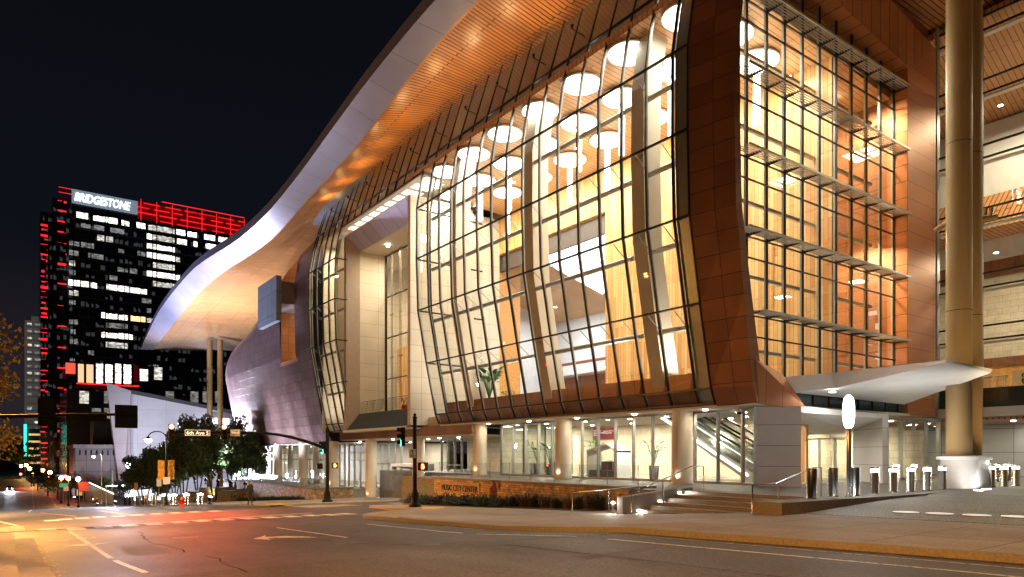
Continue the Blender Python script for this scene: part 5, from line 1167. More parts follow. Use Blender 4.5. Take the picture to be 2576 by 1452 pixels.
# ------------------------------------------------------------------ office tower with the red light lines
TY = 393.0
def T(px, py, Y=TY): return onY(px, py, Y)
TW = thing('office_tower', (60, TY, -10), 'black glass office tower trimmed with red light lines and a lit BRIDGESTONE sign', 'building')
tm_ = mat('tower_dark_glass', (.020, .023, .028), .12, 0, .25, .05)
x0, x1 = T(185, 500).x, T(614, 560).x; ztop = T(170, 468).z
a = MB(); a.box(x0, TY, -11, x1, TY+35, ztop-1); a.build('glass_body', tm_, TW)
a = MB(); a.box(T(133, 0).x, TY+3, -11, x0-.05, TY+35, ztop-6); a.build('glass_body', tm_, TW)
a = MB(); a.box(T(103, 0).x, TY+8, -11, T(133, 0).x-.05, TY+35, ztop-12); a.build('glass_body', tm_, TW)
XS = [x0 + (x1-x0)*k/11 for k in range(12)]
for x in XS: a = MB(); a.box(x-.18, TY-.35, -11, x+.18, TY-.01, ztop); a.build('mullion', M['black'], TW)
FZ = lambda k: T(200, 541).z - 4.72*k

slabm = mat('tower_floor_line', (.06, .062, .065), .4, 0, .1)
for k in range(27):
    a = MB(); a.box(x0, TY-.12, FZ(k)-2.4, x1, TY-.005, FZ(k)-1.55); a.build('floor_band', slabm, TW)
LITW = [emit_room('office_glow_bright', (1, .96, .84), 2.0), emit_room('office_glow_mid', (.95, .93, .82), .6), emit_room('office_glow_dim', (.8, .82, .78), .18), emit('office_glow_orange', (1, .62, .25), 2.0)]
segs = [(0, [(520,600,0),(635,715,0),(720,800,0),(828,880,0),(930,990,0),(1010,1040,1),(1042,1190,1),(1200,1262,0),(1272,1340,0),(1390,1465,0),(1488,1575,0)]),
 (1, [(550,620,2),(640,710,2),(750,850,2),(1000,1036,0),(1042,1190,1),(1205,1275,0),(1318,1345,0),(1400,1475,0),(1485,1510,0)]),
 (2, [(662,710,1),(722,770,1),(1000,1036,0),(1042,1190,0)]), (3, [(470,540,2),(552,640,2),(805,850,2),(935,990,2),(1000,1036,0),(1042,1190,0),(1196,1225,1)]),
 (4, [(470,535,2),(600,705,2),(1042,1190,1)]), (5, [(470,512,1),(800,870,2),(885,935,2),(1000,1036,0),(1042,1190,0),(1196,1225,0)]),
 (6, [(470,515,2),(745,800,2),(1042,1190,1)]), (7, [(465,545,0),(552,605,0),(615,660,0),(725,800,0),(805,880,0),(886,1000,0)]),
 (8, [(470,535,1),(965,1030,2)]), (9, [(470,515,2),(1000,1030,2)]), (10, [(690,715,0),(722,800,0),(808,870,0),(890,990,3),(1000,1095,1)]), (11, [(470,530,2),(722,870,2),(1196,1260,2)]),
 (12, [(480,515,2),(690,712,0),(720,800,0),(806,872,0),(878,905,0)]), (13, [(475,530,2),(720,870,1),(960,1010,2)]), (14, [(600,640,2)]), (15, [(475,510,2),(1040,1080,2)]), (16, [(640,700,2),(850,905,1)]), (17, [(480,520,2)]),
 (20, [(1335,1420,0),(1440,1520,0),(1560,1640,0)]), (21, [(1190,1240,1),(1300,1360,0)]), (22, [(960,1000,1),(1130,1300,1),(1480,1560,0),(1600,1680,0)]), (23, [(700,860,2),(1150,1290,2)]), (24, [(490,560,2),(620,700,2)])]
n_ = 0
for k, lst in segs:
    z = FZ(k)
    for c0, c1, b in lst:
        p0, p1 = .3694*c0, .3694*c1; X0, X1 = T(p0, 0).x, T(p1, 0).x
        if X1 > x1 - .3: continue
        h0 = 1.4 if b != 2 else 1.1; drop = random.choice([0, .0, .5]) if b == 0 else random.uniform(0, .9)
        a = MB(); w_ = X1 - X0; n = max(1, int(w_/1.9))
        for i in range(n):
            xa = X0 + w_*i/n + .04; xb = X0 + w_*(i+1)/n - .04
            a.face((xa, TY-.05, z-h0), (xb, TY-.05, z-h0), (xb, TY-.05, z+1.35-drop*random.random()), (xa, TY-.05, z+1.35-drop*random.random()))
        a.build('window', LITW[b], TW); n_ += 1
dm = MB()
for k in range(26):
    x = x0 + 1.0
    while x < x1 - 2:
        w_ = random.uniform(1.0, 1.9)
        if random.random() < .34: dm.face((x, TY-.03, FZ(k)-1.4), (x+w_, TY-.03, FZ(k)-1.4), (x+w_, TY-.03, FZ(k)+random.uniform(-.6, 1.2)), (x, TY-.03, FZ(k)+random.uniform(-.6, 1.2)))
        x += 2.05
for (pa, pb, yy, zt2) in [(104, 131, TY+7.95, ztop-14), (134, 183, TY+2.95, ztop-10)]:  # glowing panes on the side facets stand in for jumbled reflections
    X0, X1 = T(pa, 0).x, T(pb, 0).x
    for k in range(26):
        for i in range(6):
            if random.random() < .4: x = X0 + (X1-X0)*i/6 + random.random()*.4; z = zt2 - 4.7*k - random.random(); dm.face((x, yy, z-1.6), (x+(X1-X0)/7, yy, z-1.6), (x+(X1-X0)/7, yy, z+random.uniform(-.8, 1)), (x, yy, z+random.uniform(-.8, 1)))
o_ = dm.build('dim_window_and_glint', mat('dim_office_window', (.02, .02, .02), .2, 0, 0, emis=(.55, .60, .62), estr=.055), TW); o_['kind'] = 'stuff'
# red light lines
RL = emit('red_light_line', (1, .02, .025), 1.3)
RLd = emit('dim_red_panel', (1, .01, .015), .045)
def redline(xa, xb, z, y, seg, gap, th=.22, m=RL, jit=.3):
    a = MB(); x = xa
    while x < xb:
        l = seg * random.uniform(.5, 1.4); 
        if random.random() < .85: a.box(x, y-.3, z-th/2+random.uniform(-jit, jit), min(x+l, xb), y-.02, z+th/2+random.uniform(-jit, jit)*.2)
        x += l + gap*random.random()
    if a.v: a.build('light_strip', m, TW)
for j_, (dz, th) in enumerate([(0, .35), (-2.4, .16), (-4.8, .22), (-7.4, .2), (-10.2, .16)]):
    redline(x0 - 6 if j_ < 3 else T(346, 500).x, x1, ztop + 1.0 + dz, TY-.4, 7 if j_ else 40, 3.5 if j_ else 0, th, RL, .08)
a = MB(); a.box(T(346, 0).x, TY-.38, ztop-9.6, x1, TY-.2, ztop-.8); a.build('red_panel', RLd, TW)
for x in XS[4:]: a = MB(); a.box(x-.1, TY-.6, ztop-10.5, x+.1, TY-.42, ztop+.4); a.build('light_strip', RL, TW)
for k in range(26):
    z = ztop - 7 - 5.0*k
    redline(T(104, 0).x, T(122, 0).x, z - 6, TY+7.9, 3.0, 1.6, .2, RL, .9)
    redline(T(106, 0).x, T(121, 0).x, z - 8.3, TY+7.9, 2.0, 2.6, .16, RL, .9)
    if k % 2 == 0 or k < 6: redline(T(146, 0).x, T(168, 0).x, z, TY+2.9, 3, 1.5, .3, RL, .9)
# illuminated name sign
c = [T(180, 476), T(345, 503), T(346, 538), T(181, 512)]
sx0, sx1 = c[0].x, c[1].x; sz1, sz0 = c[0].z - .3, c[3].z
sg = MB(); sg.box(sx0, TY-1.6, sz0, sx1, TY-.7, sz1); SG = sg.build('sign_panel', emit('blue_grey_sign_panel', (.42, .50, .62), .36), TW)
text('BRIDGESTONE', 'lettering', emit('white_sign_letters', (.92, .97, 1), 2.6), SG, 5.6, (sx0 + .9, TY-1.7, (sz0+sz1)/2 - 2.0), (1, 0, 0), (0, 0, 1), .15, shear=.25, bold=.05, sx=(sx1-sx0-2.2)/40.5)
# lit terrace storey low on the tower and podium glass
a = MB(); a.box(T(170, 0).x, TY-9, T(200, 968).z, T(410, 0).x, TY-.5, T(200, 915).z)
a.build('terrace_storey', mat('podium_dark', (.03, .03, .035), .3, 0, .1), TW)
for (p0, p1, y0, y1, m_) in [(165, 192, 914, 940, emit('red_soffit_glow', (1, .12, .06), .9)), (195, 238, 918, 962, emit('terrace_room_glow', (1, .62, .34), 1.0)), (242, 262, 916, 964, LITW[0]), (264, 286, 918, 962, LITW[0]), (290, 332, 918, 964, LITW[0]), (334, 348, 920, 960, RLd), (352, 372, 930, 958, LITW[0]), (388, 408, 925, 955, LITW[1])]:
    q0, q1 = onY(p0, y1, TY-9.2), onY(p1, y0, TY-9.2); a = MB(); a.face((q0.x, TY-9.2, q0.z), (q1.x, TY-9.2, q0.z), (q1.x, TY-9.2, q1.z), (q0.x, TY-9.2, q1.z)); a.build('window', m_, TW)
for p_ in (193, 214, 238, 262, 286, 308, 333):
    q = onY(p_, 0, TY-9.5); a = MB(); a.box(q.x-.5, TY-9.8, T(200, 968).z, q.x+.5, TY-9.3, T(200, 912).z); a.build('mullion', M['black'], TW)
a = MB(); q0, q1 = onY(192, 966, TY-9.4), onY(350, 958, TY-9.4); a.box(q0.x, TY-9.6, q0.z, q1.x, TY-9.3, q0.z+.8); a.build('light_strip', RL, TW)
# low podium in front
PD = thing('podium_building', (60, 330, -10), 'dark glass podium with dim tall windows at the foot of the tower', 'building')
a = MB(); q0 = onY(168, 968, 330); a.box(q0.x, 330, -11, onY(575, 0, 330).x, 380, q0.z - 2); a.build('wall', mat('podium_wall', (.035, .035, .045), .2, 0, .15, .1), PD)
for i in range(12):
    for j_ in range(3):
        px = 200 + i*31; q = onY(px, 990, 329.8); w_ = 3.2
        if random.random() < .75:
            z = q.z - 4 - j_*7.0; a = MB(); a.box(q.x, 329.7, z, q.x+w_, 329.9, z+5.0); a.build('window', LITW[2] if random.random() < .8 else LITW[1], PD)
# pale apartment tower and the neon edged block at far left
AP = thing('apartment_tower', onY(65, 1145, 470), 'slim pale apartment tower with stacked balconies left of the red-lit tower', 'building')
xa, xb = onY(63, 0, 470).x, onY(108, 0, 470).x; zt_ = onY(70, 806, 470).z
a = MB(); a.box(xa, 470, -10, xb, 490, zt_); a.box(xa+3, 472, zt_, xa+9, 480, zt_+3); a.build('wall', mat('glowing_apartment_concrete', (.32, .30, .28), .7, 0, .1, .1, emis=(.30, .26, .24), estr=.14), AP)  # faint glow of wall and balconies stands in for light falling on them
for k in range(24):
    z = zt_ - 4 - k*3.9
    if z < 0: break
    a = MB(); a.box(xa+.5, 468.6, z, xa+6.5, 470, z+.35); a.box(xa+.5, 468.6, z+.35, xa+6.5, 468.7, z+1.2); a.build('balcony', mat('glowing_balcony_grey', (.25, .24, .24), .6, emis=(.3, .28, .26), estr=.1) if k == 0 else bpy.data.materials['glowing_balcony_grey'], AP)
    for j_ in range(3):
        if random.random() < .75: a = MB(); xx = xa + 1 + j_*3.4; a.box(xx, 469.85, z+.5, xx+2, 469.95, z+2.6); a.build('window', random.choice([LITW[1], LITW[2], LITW[2]]), AP)
NB_ = thing('neon_block', onY(70, 1145, 430), 'dark block edged by a vertical teal neon tube at far left', 'building')
xa, xb = onY(66, 0, 430).x, onY(100, 0, 430).x; zt_ = onY(70, 1078, 430).z
a = MB(); a.box(xa, 430, -10, xb, 450, zt_); a.build('wall', mat('brick_dark', (.05, .03, .022), .8, 0, .2), NB_)
a = MB(); a.box(xa-.9, 429, -4, xa, 429.9, zt_+2); a.build('neon_tube', emit('teal_neon', (.02, 1, .62), 5), NB_)
for k in range(5): a = MB(); z = -3 + k*3.6; a.box(xa+1.0, 429.8, z, xa+6, 429.95, z+1.0); a.build('window', emit('amber_shopfront', (1, .55, .22), .8) if k == 0 else bpy.data.materials['amber_shopfront'], NB_)
# grey concrete block with wall uplights
GB = thing('concrete_hall', (40, 205, -10), 'grey panelled concrete block with small roof slots behind the yellow taxi', 'building')
q0, q1 = onY(190, 1126, 217), onY(287, 1126, 217)
gm = brick('grey_concrete_panels', (.17, .16, .17), (.19, .18, .19), (.07, .065, .07), 5.6, 3.0, .06, 'xz', .7, 0, 0, .3, .12, .3)
a = MB(); a.box(q0.x, 217, -11, q1.x+3, 240, q0.z); a.build('wall', gm, GB)
a = MB(); a.box(q0.x-.5, 216.5, q0.z-.1, q1.x+3, 240, q0.z+.8); a.build('coping', M['curb'], GB)
for k in range(9): a = MB(); x = q0.x + .8 + k*1.3; a.box(x, 216.8, q0.z-2.0, x+.35, 216.98, q0.z-.7); a.build('slot', M['black'], GB)
for px in (191, 199, 217, 269):
    q = onY(px, 1210, 216.2); light('SPOT', (q.x, 215.9, -6.5), 700, (1, .85, .6), GB, size=.1, target=(q.x, 216.8, 3), spot=28, name='wall_uplight')
a = MB(); a.box(q0.x+6, 241, q0.z-8, q1.x+12, 250, q0.z+9); a.build('upper_block', mat('upper_dark_block', (.10, .095, .105), .6, 0, .1), GB)
# white angular building with a sharp prow
PB = thing('prow_building', (30, 212, -10), 'pale angular building with a sharp leaning prow behind the trees', 'building')
pm = brick('pale_prow_panels', (.50, .50, .54), (.54, .54, .58), (.30, .30, .34), 7, 4.6, .03, 'hz', .6, 0, 0, .2, .06, .3)
A1, A2, A3, A4 = onY(268, 962, 214), onY(330, 984, 209), onY(330, 1252, 209), onY(305, 1256, 214)
a = MB(); a.hexa([(A4.x, 214, -11), (A3.x, 209, -11), (A3.x+2, 240, -11), (A4.x+2, 240, -11), (A1.x, 214, A1.z), (A2.x, 209, A2.z), (A2.x+3, 240, A2.z), (A1.x+3, 240, A1.z)]); a.build('prow', pm, PB)
B1_, B2_ = onY(330, 990, 210), onY(640, 1052, 210)
a = MB(); a.extr([(B1_.x-.6, 210, -11), (B2_.x, 210, -11), (B2_.x, 210, B2_.z), (B1_.x-.6, 210, B1_.z)], (0, 30, 0)); a.build('wall', pm, PB)
a = MB(); a.extr([(B1_.x-.4, 209.8, B1_.z), (B2_.x, 209.8, B2_.z), (B2_.x, 209.8, B2_.z+1.0), (B1_.x-.4, 209.8, B1_.z+1.0)], (0, 30, 0)); a.build('parapet', mat('dark_parapet', (.05, .05, .06), .6), PB)
q0, q1 = onY(358, 1147, 209.8), onY(384, 1132, 209.8); a = MB(); a.box(q0.x, 209.7, q0.z, q1.x, 209.9, q1.z); a.build('window', M['darkglass'], PB)
a = MB(); q0, q1 = onY(519, 1100, 205), onY(575, 1053, 205); a.box(q0.x, 204.6, q1.z-1.6, q1.x, 205, q1.z); a.box(q0.x, 204.6, q0.z-6, q0.x+1.4, 205, q1.z-1.62); a.build('light_sign', emit('pinkish_white_light_box', (1, .85, .92), 3.5), PB)
light('SPOT', (28, 160, -6), 90000, (.78, .80, 1), PB, size=.5, target=(42, 210, 6), spot=75, blend=1, name='wall_uplight')
light('SPOT', (10, 185, -8), 22000, (.85, .84, 1), PB, size=.5, target=(22, 212, 8), spot=60, blend=1, name='wall_uplight')

# ------------------------------------------------------------------ distant street: lamps, trees, cars
sod = [(53, 1174, 320), (66, 1172, 300), (75, 1181, 270), (85, 1194, 240), (108, 1186, 260), (126, 1191, 235), (154, 1206, 160), (172, 1207, 150), (197, 1209, 140)]
for i, (px, py, t_) in enumerate(sod):
    p = at(px, py, t_); b = Vector((p.x, p.y, gz(p.y)+.13)); h = max(3.2, p.z - b.z)
    t = thing('street_lamp', b, 'small orange globe street lamp down the street, %s from the left edge' % ORD[i], 'street lamp', 'orange street lamps down the avenue')
    a = MB(); a.lathe(b, [(.28, 0), (.22, .5), (.09, .7), (.07, h)], 10); a.build('pole', M['black'], t)
    a = MB(); a.ico(b + Vector((0,0,h+.3)), .62 if t_ > 200 else .42, 2); a.build('lamp_globe', GORG, t)
    light('POINT', b + Vector((0, -.1, h - .3)), 1500 if t_ < 200 else 2500, (1, .5, .16), t, size=.3)
for i, (px, py, t_, c_) in enumerate([(52, 1193, 235, 0), (85, 1197, 232, 0), (123, 1201, 200, 0), (164, 1199, 175, 0)]):
    p = at(px, py, t_); t = thing('traffic_light', p, 'tiny red traffic light down the street, %s from the left edge' % ORD[i], 'traffic light', 'distant red traffic lights')
    a = MB(); a.box(p.x-.2, p.y, p.z-1, p.x+.2, p.y+.3, p.z+.4); a.build('housing', M['black'], t)
    a = MB(); a.ico(p, .3, 2, 0, (1, .5, 1)); a.build('lens', RED, t)
    light('POINT', p + Vector((0,-.5,0)), 900, (1, .05, .02), t, size=.2)
    b = MB(); b.tube((p.x+3, p.y+.2, gz(p.y)), (p.x+3, p.y+.2, p.z+.6), .12); b.tube((p.x+3, p.y+.2, p.z+.6), (p.x-.4, p.y+.2, p.z+.5), .07); b.build('mast', M['black'], t)
q = G(256, 1268, .13); street_lamp(q, 11.0, (-1, 0), 'tall white street lamp near the taxi, its arm hooked to the left', (1, .93, .8), 2600, GWH, 'greymetal', reach=1.6, head_r=.32, r=.12)
q = G(283, 1263, .13); pole(q, 7.2, .22, .17, 'signal_pole', 'pale cream signal pole with a knobbed top right of the taxi', 'signal pole', m='palefin')
q = G(245, 1243, .1); p1 = at(200, 1206, 178); pole(q, 4.6, .18, .15, 'mast_arm_pole', 'grey mast-arm pole by the taxi with signals hanging over the cross street', 'signal pole', [q + Vector((0,0,3.6)), q + Vector((-4, 1, 4.4)), q + Vector((-12, 2, 5.0)), q + Vector((-24, 3, 5.2))], (.14, .06), m='greymetal')
for i, dx in enumerate((-23.4, -15.5)): signal((q.x+dx, q.y+3, q.z+5.0), (.1, 1), None, 'small dark traffic light on the distant mast arm, %s one' % ['left', 'right'][i], 1.1, .4)
sign('road_sign', 'dark sign board hanging on the distant mast arm', (q.x-19.5, q.y+2.6, q.z+5.0), (0, -1), 3.6, .7, M['signgreen'])
sign('street_name_sign', 'pale teal lit street name sign at the right end of the distant arm', (q.x-8.5, q.y+1.5, q.z+5.35), (0, -1), 2.6, .5, emit('teal_sign_face', (.25, .62, .72), .8))
for px, py, w_, h_, m_, lab in [(160, 1221, 1.5, .8, emit('green_route_sign', (.03, .35, .25), .5), 'teal guide sign below the distant street lamps'), (210, 1224, 1.8, 1.9, mat('red_info_sign', (.55, .05, .04), .5, emis=(.6, .05, .04), estr=.3), 'red information sign in front of the concrete block'), (166, 1230, .9, .9, M['signwhite'], 'white square sign on a post left of the red sign'), (200, 1239, 1.0, 1.3, M['signwhite'], 'white sign pair on a dark post just below the red sign')]:
    b = at(px, py, 145); g0 = gz(b.y)+.13; s_ = sign('road_sign', lab, (b.x, b.y, b.z), (0, -1), w_, h_, m_); a = MB(); a.tube((b.x, b.y+.06, g0), (b.x, b.y+.06, b.z+h_/2), .06, n=6); a.build('post', M['greymetal'], s_)
# garage ramp wall with a strip of light
RW = thing('ramp_wall', (25, 170, -10), 'low sloping ramp wall with a strip of lights behind the taxi', 'wall')
q0, q1 = at(214, 1218, 172), at(285, 1246, 160); a = MB(); a.extr([(q0.x, q0.y, q0.z), (q1.x, q1.y, q1.z), (q1.x, q1.y, -10.5), (q0.x, q0.y, -10.5)], (.6, .8, 0)); a.build('wall', M['curb'], RW)
a = MB(); a.extr([(q0.x+.8, q0.y-.2, q0.z+.2), (q1.x, q1.y-.2, q1.z+.2), (q1.x, q1.y-.2, q1.z+.5), (q0.x+.8, q0.y-.2, q0.z+.5)], (.1, .12, 0)); a.build('light_strip', emit('ramp_light_strip', (1, .9, .65), 2), RW)

# cars
def car(loc, rz, paint, label, lights_on=True, taxi=False, hl=0):
    t = thing('car', loc, label, 'car', rz=rz)
    prof = [(-2.35,.35),(-2.38,.75),(-2.2,.95),(-1.55,1.02),(-1.0,1.42),(-.2,1.50),(.75,1.46),(1.45,1.05),(2.15,.88),(2.35,.68),(2.38,.35)]
    rings = []
    for y, sc_, dz in [(-.86,.97,0),(-.88,1,0),(.88,1,0),(.86,.97,0)]:
        rings.append([(x*sc_ , y*(1 if z < 1.0 else .82), z) for x, z in prof])
    a = MB(); a.loft(rings, True); a.build('body', paint, t, world=False)
    a = MB()
    for s_ in (-1, 1): a.face((-1.35, s_*.80, 1.04), (1.30, s_*.80, 1.06), (.70, s_*.735, 1.40), (-.95, s_*.735, 1.38))
    a.build('side_window', M['darkglass'], t, world=False)
    a = MB(); a.face((1.40, -.70, 1.09), (1.40, .70, 1.09), (.80, .62, 1.455), (.80, -.62, 1.455)); a.build('windscreen', M['darkglass'], t, world=False)
    for x in (-1.45, 1.45):
        for s_ in (-1, 1):
            a = MB(); a.tube((x, s_*.70, .33), (x, s_*.90, .33), .33, n=18); w_ = a.build('wheel', M['black'], t, world=False); a = MB(); a.tube((x, s_*.895, .33), (x, s_*.91, .33), .2, n=12); a.build('rim', M['steel'], w_, world=False)
    for s_ in (-1, 1):
        a = MB(); a.ico((2.32, s_*.62, .66), .12, 2, 0, (.5, 1.3, .8)); a.build('headlight', emit('headlight_glow', (.92, .95, 1), 60) if 'headlight_glow' not in bpy.data.materials else bpy.data.materials['headlight_glow'], t, world=False)
        a = MB(); a.box(-2.41, s_*.62-.2, .66, -2.37, s_*.62+.2, .8); a.build('tail_light', M['red'], t, world=False)
        if hl:
            l = light('SPOT', (2.5, s_*.62, .66), hl, (.85, .90, 1), t, size=.1, spot=60, blend=.8, name='headlight_beam', world=False); l.rotation_euler = (0, radians(-87), 0)
    if taxi: a = MB(); a.box(-.2, -.3, 1.5, .1, .3, 1.66); a.build('roof_sign', M['lamp_white'], t, world=False)
    return t
q = G(262, 1262, .0); car((q.x, q.y, gz(q.y)+.02), pi, mat('taxi_yellow_paint', (.62, .33, .02), .25, 0, .04, 2), 'yellow taxi waiting in the cross street beside the pale signal pole', taxi=True)
q = G(232, 1256, .0); car((q.x-1.5, q.y+1, gz(q.y)+.02), pi+.1, mat('dark_car_paint', (.02, .022, .03), .25, .2, .05), 'dark car with glaring headlights just left of the taxi', hl=200)
p = at(24, 1197, 215); car((p.x, p.y, gz(p.y)+.02), -pi/2, mat('silver_car_paint', (.4, .4, .42), .3, .6, .05), 'oncoming car with blinding headlights at the far left of the avenue', hl=9000)
for i, (px, t_, c_) in enumerate([(150, 250, (.25,.02,.02)), (132, 262, (.05,.06,.1)), (180, 210, (.3,.3,.3))]):
    p = at(px, 1200, t_); car((p.x, p.y, gz(p.y)+.02), pi/2, mat('parked_paint_%s' % ['red', 'blue', 'grey'][i], c_, .3, .3, .05), 'small parked %s car far down the avenue' % ['dark red', 'navy', 'grey'][i])

# people
def person(loc, rz, label, cloth, legs_m, skin, h=1.74, pose=0):
    t = thing('person', loc, label, 'person', rz=rz); k = h/1.74
    J = {'pel': (0,0,.95), 'waist': (0,0,1.08), 'chest': (0,0.01,1.32), 'neck': (0,0,1.48), 'head': (0,-.02,1.60), 'crown': (0,-.01,1.70)}
    for s_, n in ((-1, 'l'), (1, 'r')):
        st_ = .10*s_*pose
        J.update({'hip'+n: (.10*s_, 0, .92), 'kn'+n: (.11*s_, -.06-st_*.5, .50), 'an'+n: (.11*s_, .03-st_*2, .09), 'to'+n: (.12*s_, -.15-st_*2, .04),
                  'sh'+n: (.18*s_, 0, 1.42), 'el'+n: (.24*s_, .04+st_, 1.13), 'wr'+n: (.23*s_, -.08+st_*1.5, .90), 'ha'+n: (.22*s_, -.12+st_*1.6, .80)})
    E_ = [('pel','waist'),('waist','chest'),('chest','neck'),('neck','head'),('head','crown')]
    for n in 'lr': E_ += [('pel','hip'+n),('hip'+n,'kn'+n),('kn'+n,'an'+n),('an'+n,'to'+n),('chest','sh'+n),('sh'+n,'el'+n),('el'+n,'wr'+n),('wr'+n,'ha'+n)]
    names = list(J); me = bpy.data.meshes.new('body'); me.from_pydata([tuple(c_*k for c_ in J[n]) for n in names], [(names.index(a), names.index(b)) for a, b in E_], [])
    R_ = {'pel': .14, 'waist': .125, 'chest': .155, 'neck': .06, 'head': .10, 'crown': .075}
    for n in 'lr': R_.update({'hip'+n: .095, 'kn'+n: .062, 'an'+n: .042, 'to'+n: .035, 'sh'+n: .06, 'el'+n: .043, 'wr'+n: .03, 'ha'+n: .035})
    o = bpy.data.objects.new('body', me); COL.objects.link(o); o.parent = t
    md = o.modifiers.new('skin', 'SKIN'); 
    if not me.skin_vertices: 
        try: me.attributes
        except Exception: pass
    sv = me.skin_vertices[0].data if me.skin_vertices else None
    if sv:
        for i, n in enumerate(names): sv[i].radius = (R_[n]*k, R_[n]*k); sv[i].use_root = (n == 'pel')
    ms = o.modifiers.new('sub', 'SUBSURF'); ms.levels = 1; ms.render_levels = 1
    me.materials.append(legs_m)
    a = MB(); a.loft([[(.20*k*cos(g_)*f, .135*k*sin(g_)*f, z*k) for g_ in [2*pi*i/14 for i in range(14)]] for z, f in [(.93,.93),(1.08,.86),(1.3,1.0),(1.42,1.0),(1.47,.55)]], True, True); a.build('jacket', cloth, t, world=False)
    a = MB(); a.ico((0, -.015*k, 1.63*k), .108*k, 2, 0, (.88, 1, 1.12)); a.ico((0, -.12*k, 1.61*k), .022*k, 1); a.build('face', skin, t, world=False)
    a = MB(); a.ico((0, .012*k, 1.67*k), .115*k, 2, .03, (.92, 1, .95)); a.build('hair', mat('dark_hair', (.02, .014, .01), .7) if 'dark_hair' not in bpy.data.materials else bpy.data.materials['dark_hair'], t, world=False)
    return t
skin = mat('skin', (.42, .26, .18), .5, 0, .05); jeans = mat('blue_denim', (.03, .05, .12), .8, 0, .15, 8); dark = mat('dark_clothing', (.02, .017, .016), .8, 0, .2, 6)
q = G(231, 1264, .13); person((q.x, q.y, q.z), .4, 'person in a red top and blue jeans standing in front of the taxi', mat('red_shirt', (.5, .03, .04), .8, 0, .1), jeans, skin, 1.8, 1)
q = G(622, 1274, .13); person((q.x+.6, q.y+1.5, gz(q.y+1.5)+.13), .2, 'person in dark clothes standing before the long stone wall', dark, dark, skin, 1.72, .4)

# ------------------------------------------------------------------ trees and planting
def leaf_crown(rx, ry, rz_, n, leaf=.22, clumps=26, seed=0, flat=.0):
    rnd = random.Random(seed); a = MB(); cl = []
    for _ in range(clumps):
        th = rnd.uniform(0, 2*pi); ph = math.acos(rnd.uniform(-.75, 1)); r = rnd.uniform(.35, 1.0)
        cl.append((Vector((rx*r*sin(ph)*cos(th), ry*r*sin(ph)*sin(th), rz_*r*cos(ph))), rnd.uniform(.22, .42)))
    for _ in range(n):
        c, s = rnd.choice(cl); d = Vector((rnd.gauss(0,1), rnd.gauss(0,1), rnd.gauss(0,.8))); d.normalize()
        p = c + Vector((d.x*rx*s, d.y*ry*s, d.z*rz_*s)) * (rnd.random() ** .45)
        u = Vector((rnd.gauss(0,1), rnd.gauss(0,1), rnd.gauss(0,1))).normalized(); v = u.cross(Vector((rnd.gauss(0,1), rnd.gauss(0,1), rnd.gauss(0,1)))).normalized(); l = leaf*rnd.uniform(.6, 1.3)
        a.face(p - u*l*.5, p + v*l*.28, p + u*l*.5, p - v*l*.28)
    return a, cl
PROT = {}
def tree(loc, h, r, label, m, group, seed, trunk_h=.32, n=5200, leaf=.24, stems=3, key=None):
    loc = Vector(loc); t = thing('tree', loc, label, 'tree', group); rnd = random.Random(seed)
    cr, cl = leaf_crown(r, r, h*.37, n, leaf, 30, seed); zc = h*.62
    a = MB(); 
    tops = sorted(cl, key=lambda c_: c_[0].z)
    for s_ in range(stems):
        an = 2*pi*s_/stems + rnd.random(); b = Vector((.12*cos(an), .12*sin(an), 0)) if stems > 1 else Vector((0,0,0)); mid = Vector((.5*r*.5*cos(an), .5*r*.5*sin(an), h*trunk_h*1.2)) if stems > 1 else Vector((0,0,h*.45))
        a.path([b, b*.5+mid*.5+Vector((0,0,.1)), mid], [.11, .09, .07] if stems > 1 else [.22, .17, .13], 7)
        for c_, _s in cl[s_::stems][:7]: a.path([mid, (mid + c_ + Vector((0,0,zc)))*.5 + Vector((0,0,-.2)), c_ + Vector((0,0,zc))], [.055, .035, .015], 5)
    a.build('trunk', M['bark'], t, world=False)
    cr.v = [(x, y, z+zc) for x, y, z in cr.v]; cr.build('crown', m, t, world=False)
    return t
TP = [(362, 88, 6.8, 3.0, 'leaf', 'round dark tree at the left end of the far row, above the bus stop glow'), (412, 86, 7.4, 3.1, 'leaf', 'dark leafy tree directly behind the hooked street lamp'), (462, 84, 9.2, 3.2, 'leaf_red', 'reddish-lit tree left of the street name sign'),
      (498, 92, 10.8, 3.4, 'leaf_red', 'tallest reddish tree rising above the street name sign'), (540, 82, 9.0, 3.2, 'leaf', 'green-lit tree in front of the twin roof columns'), (585, 88, 9.2, 3.1, 'leaf', 'green-lit tree left of the stone wall slope'), (618, 90, 9.8, 2.9, 'leaf', 'tree tucked against the left end of the copper shell'), (440, 98, 7.6, 3.2, 'leaf', 'dark tree half hidden behind the hooked lamp, in the back row')]
for i, (px, t_, h, r, m, lab) in enumerate(TP):
    p = at(px, 1200, t_); tree((p.x, p.y, -4.0 - (3 if px < 400 else 1.6 if px < 480 else 0)*.5), h, r, lab, M[m], 'trees in front of the left end', 40+i, n=11000, leaf=.36)
pb = thing('planting_bed', (20, 92, -4), 'raised bed under the row of trees', 'planter')
a = MB(); A = at(335, 1235, 92); B = at(640, 1228, 84); a.extr([(A.x, A.y, -7.5), (B.x+1, B.y-4, -7.5), (B.x+6, B.y+20, -7.5), (A.x+2, A.y+20, -7.5)], (0, 0, 2.9)); a.build('bed_wall', M['curb'], pb)
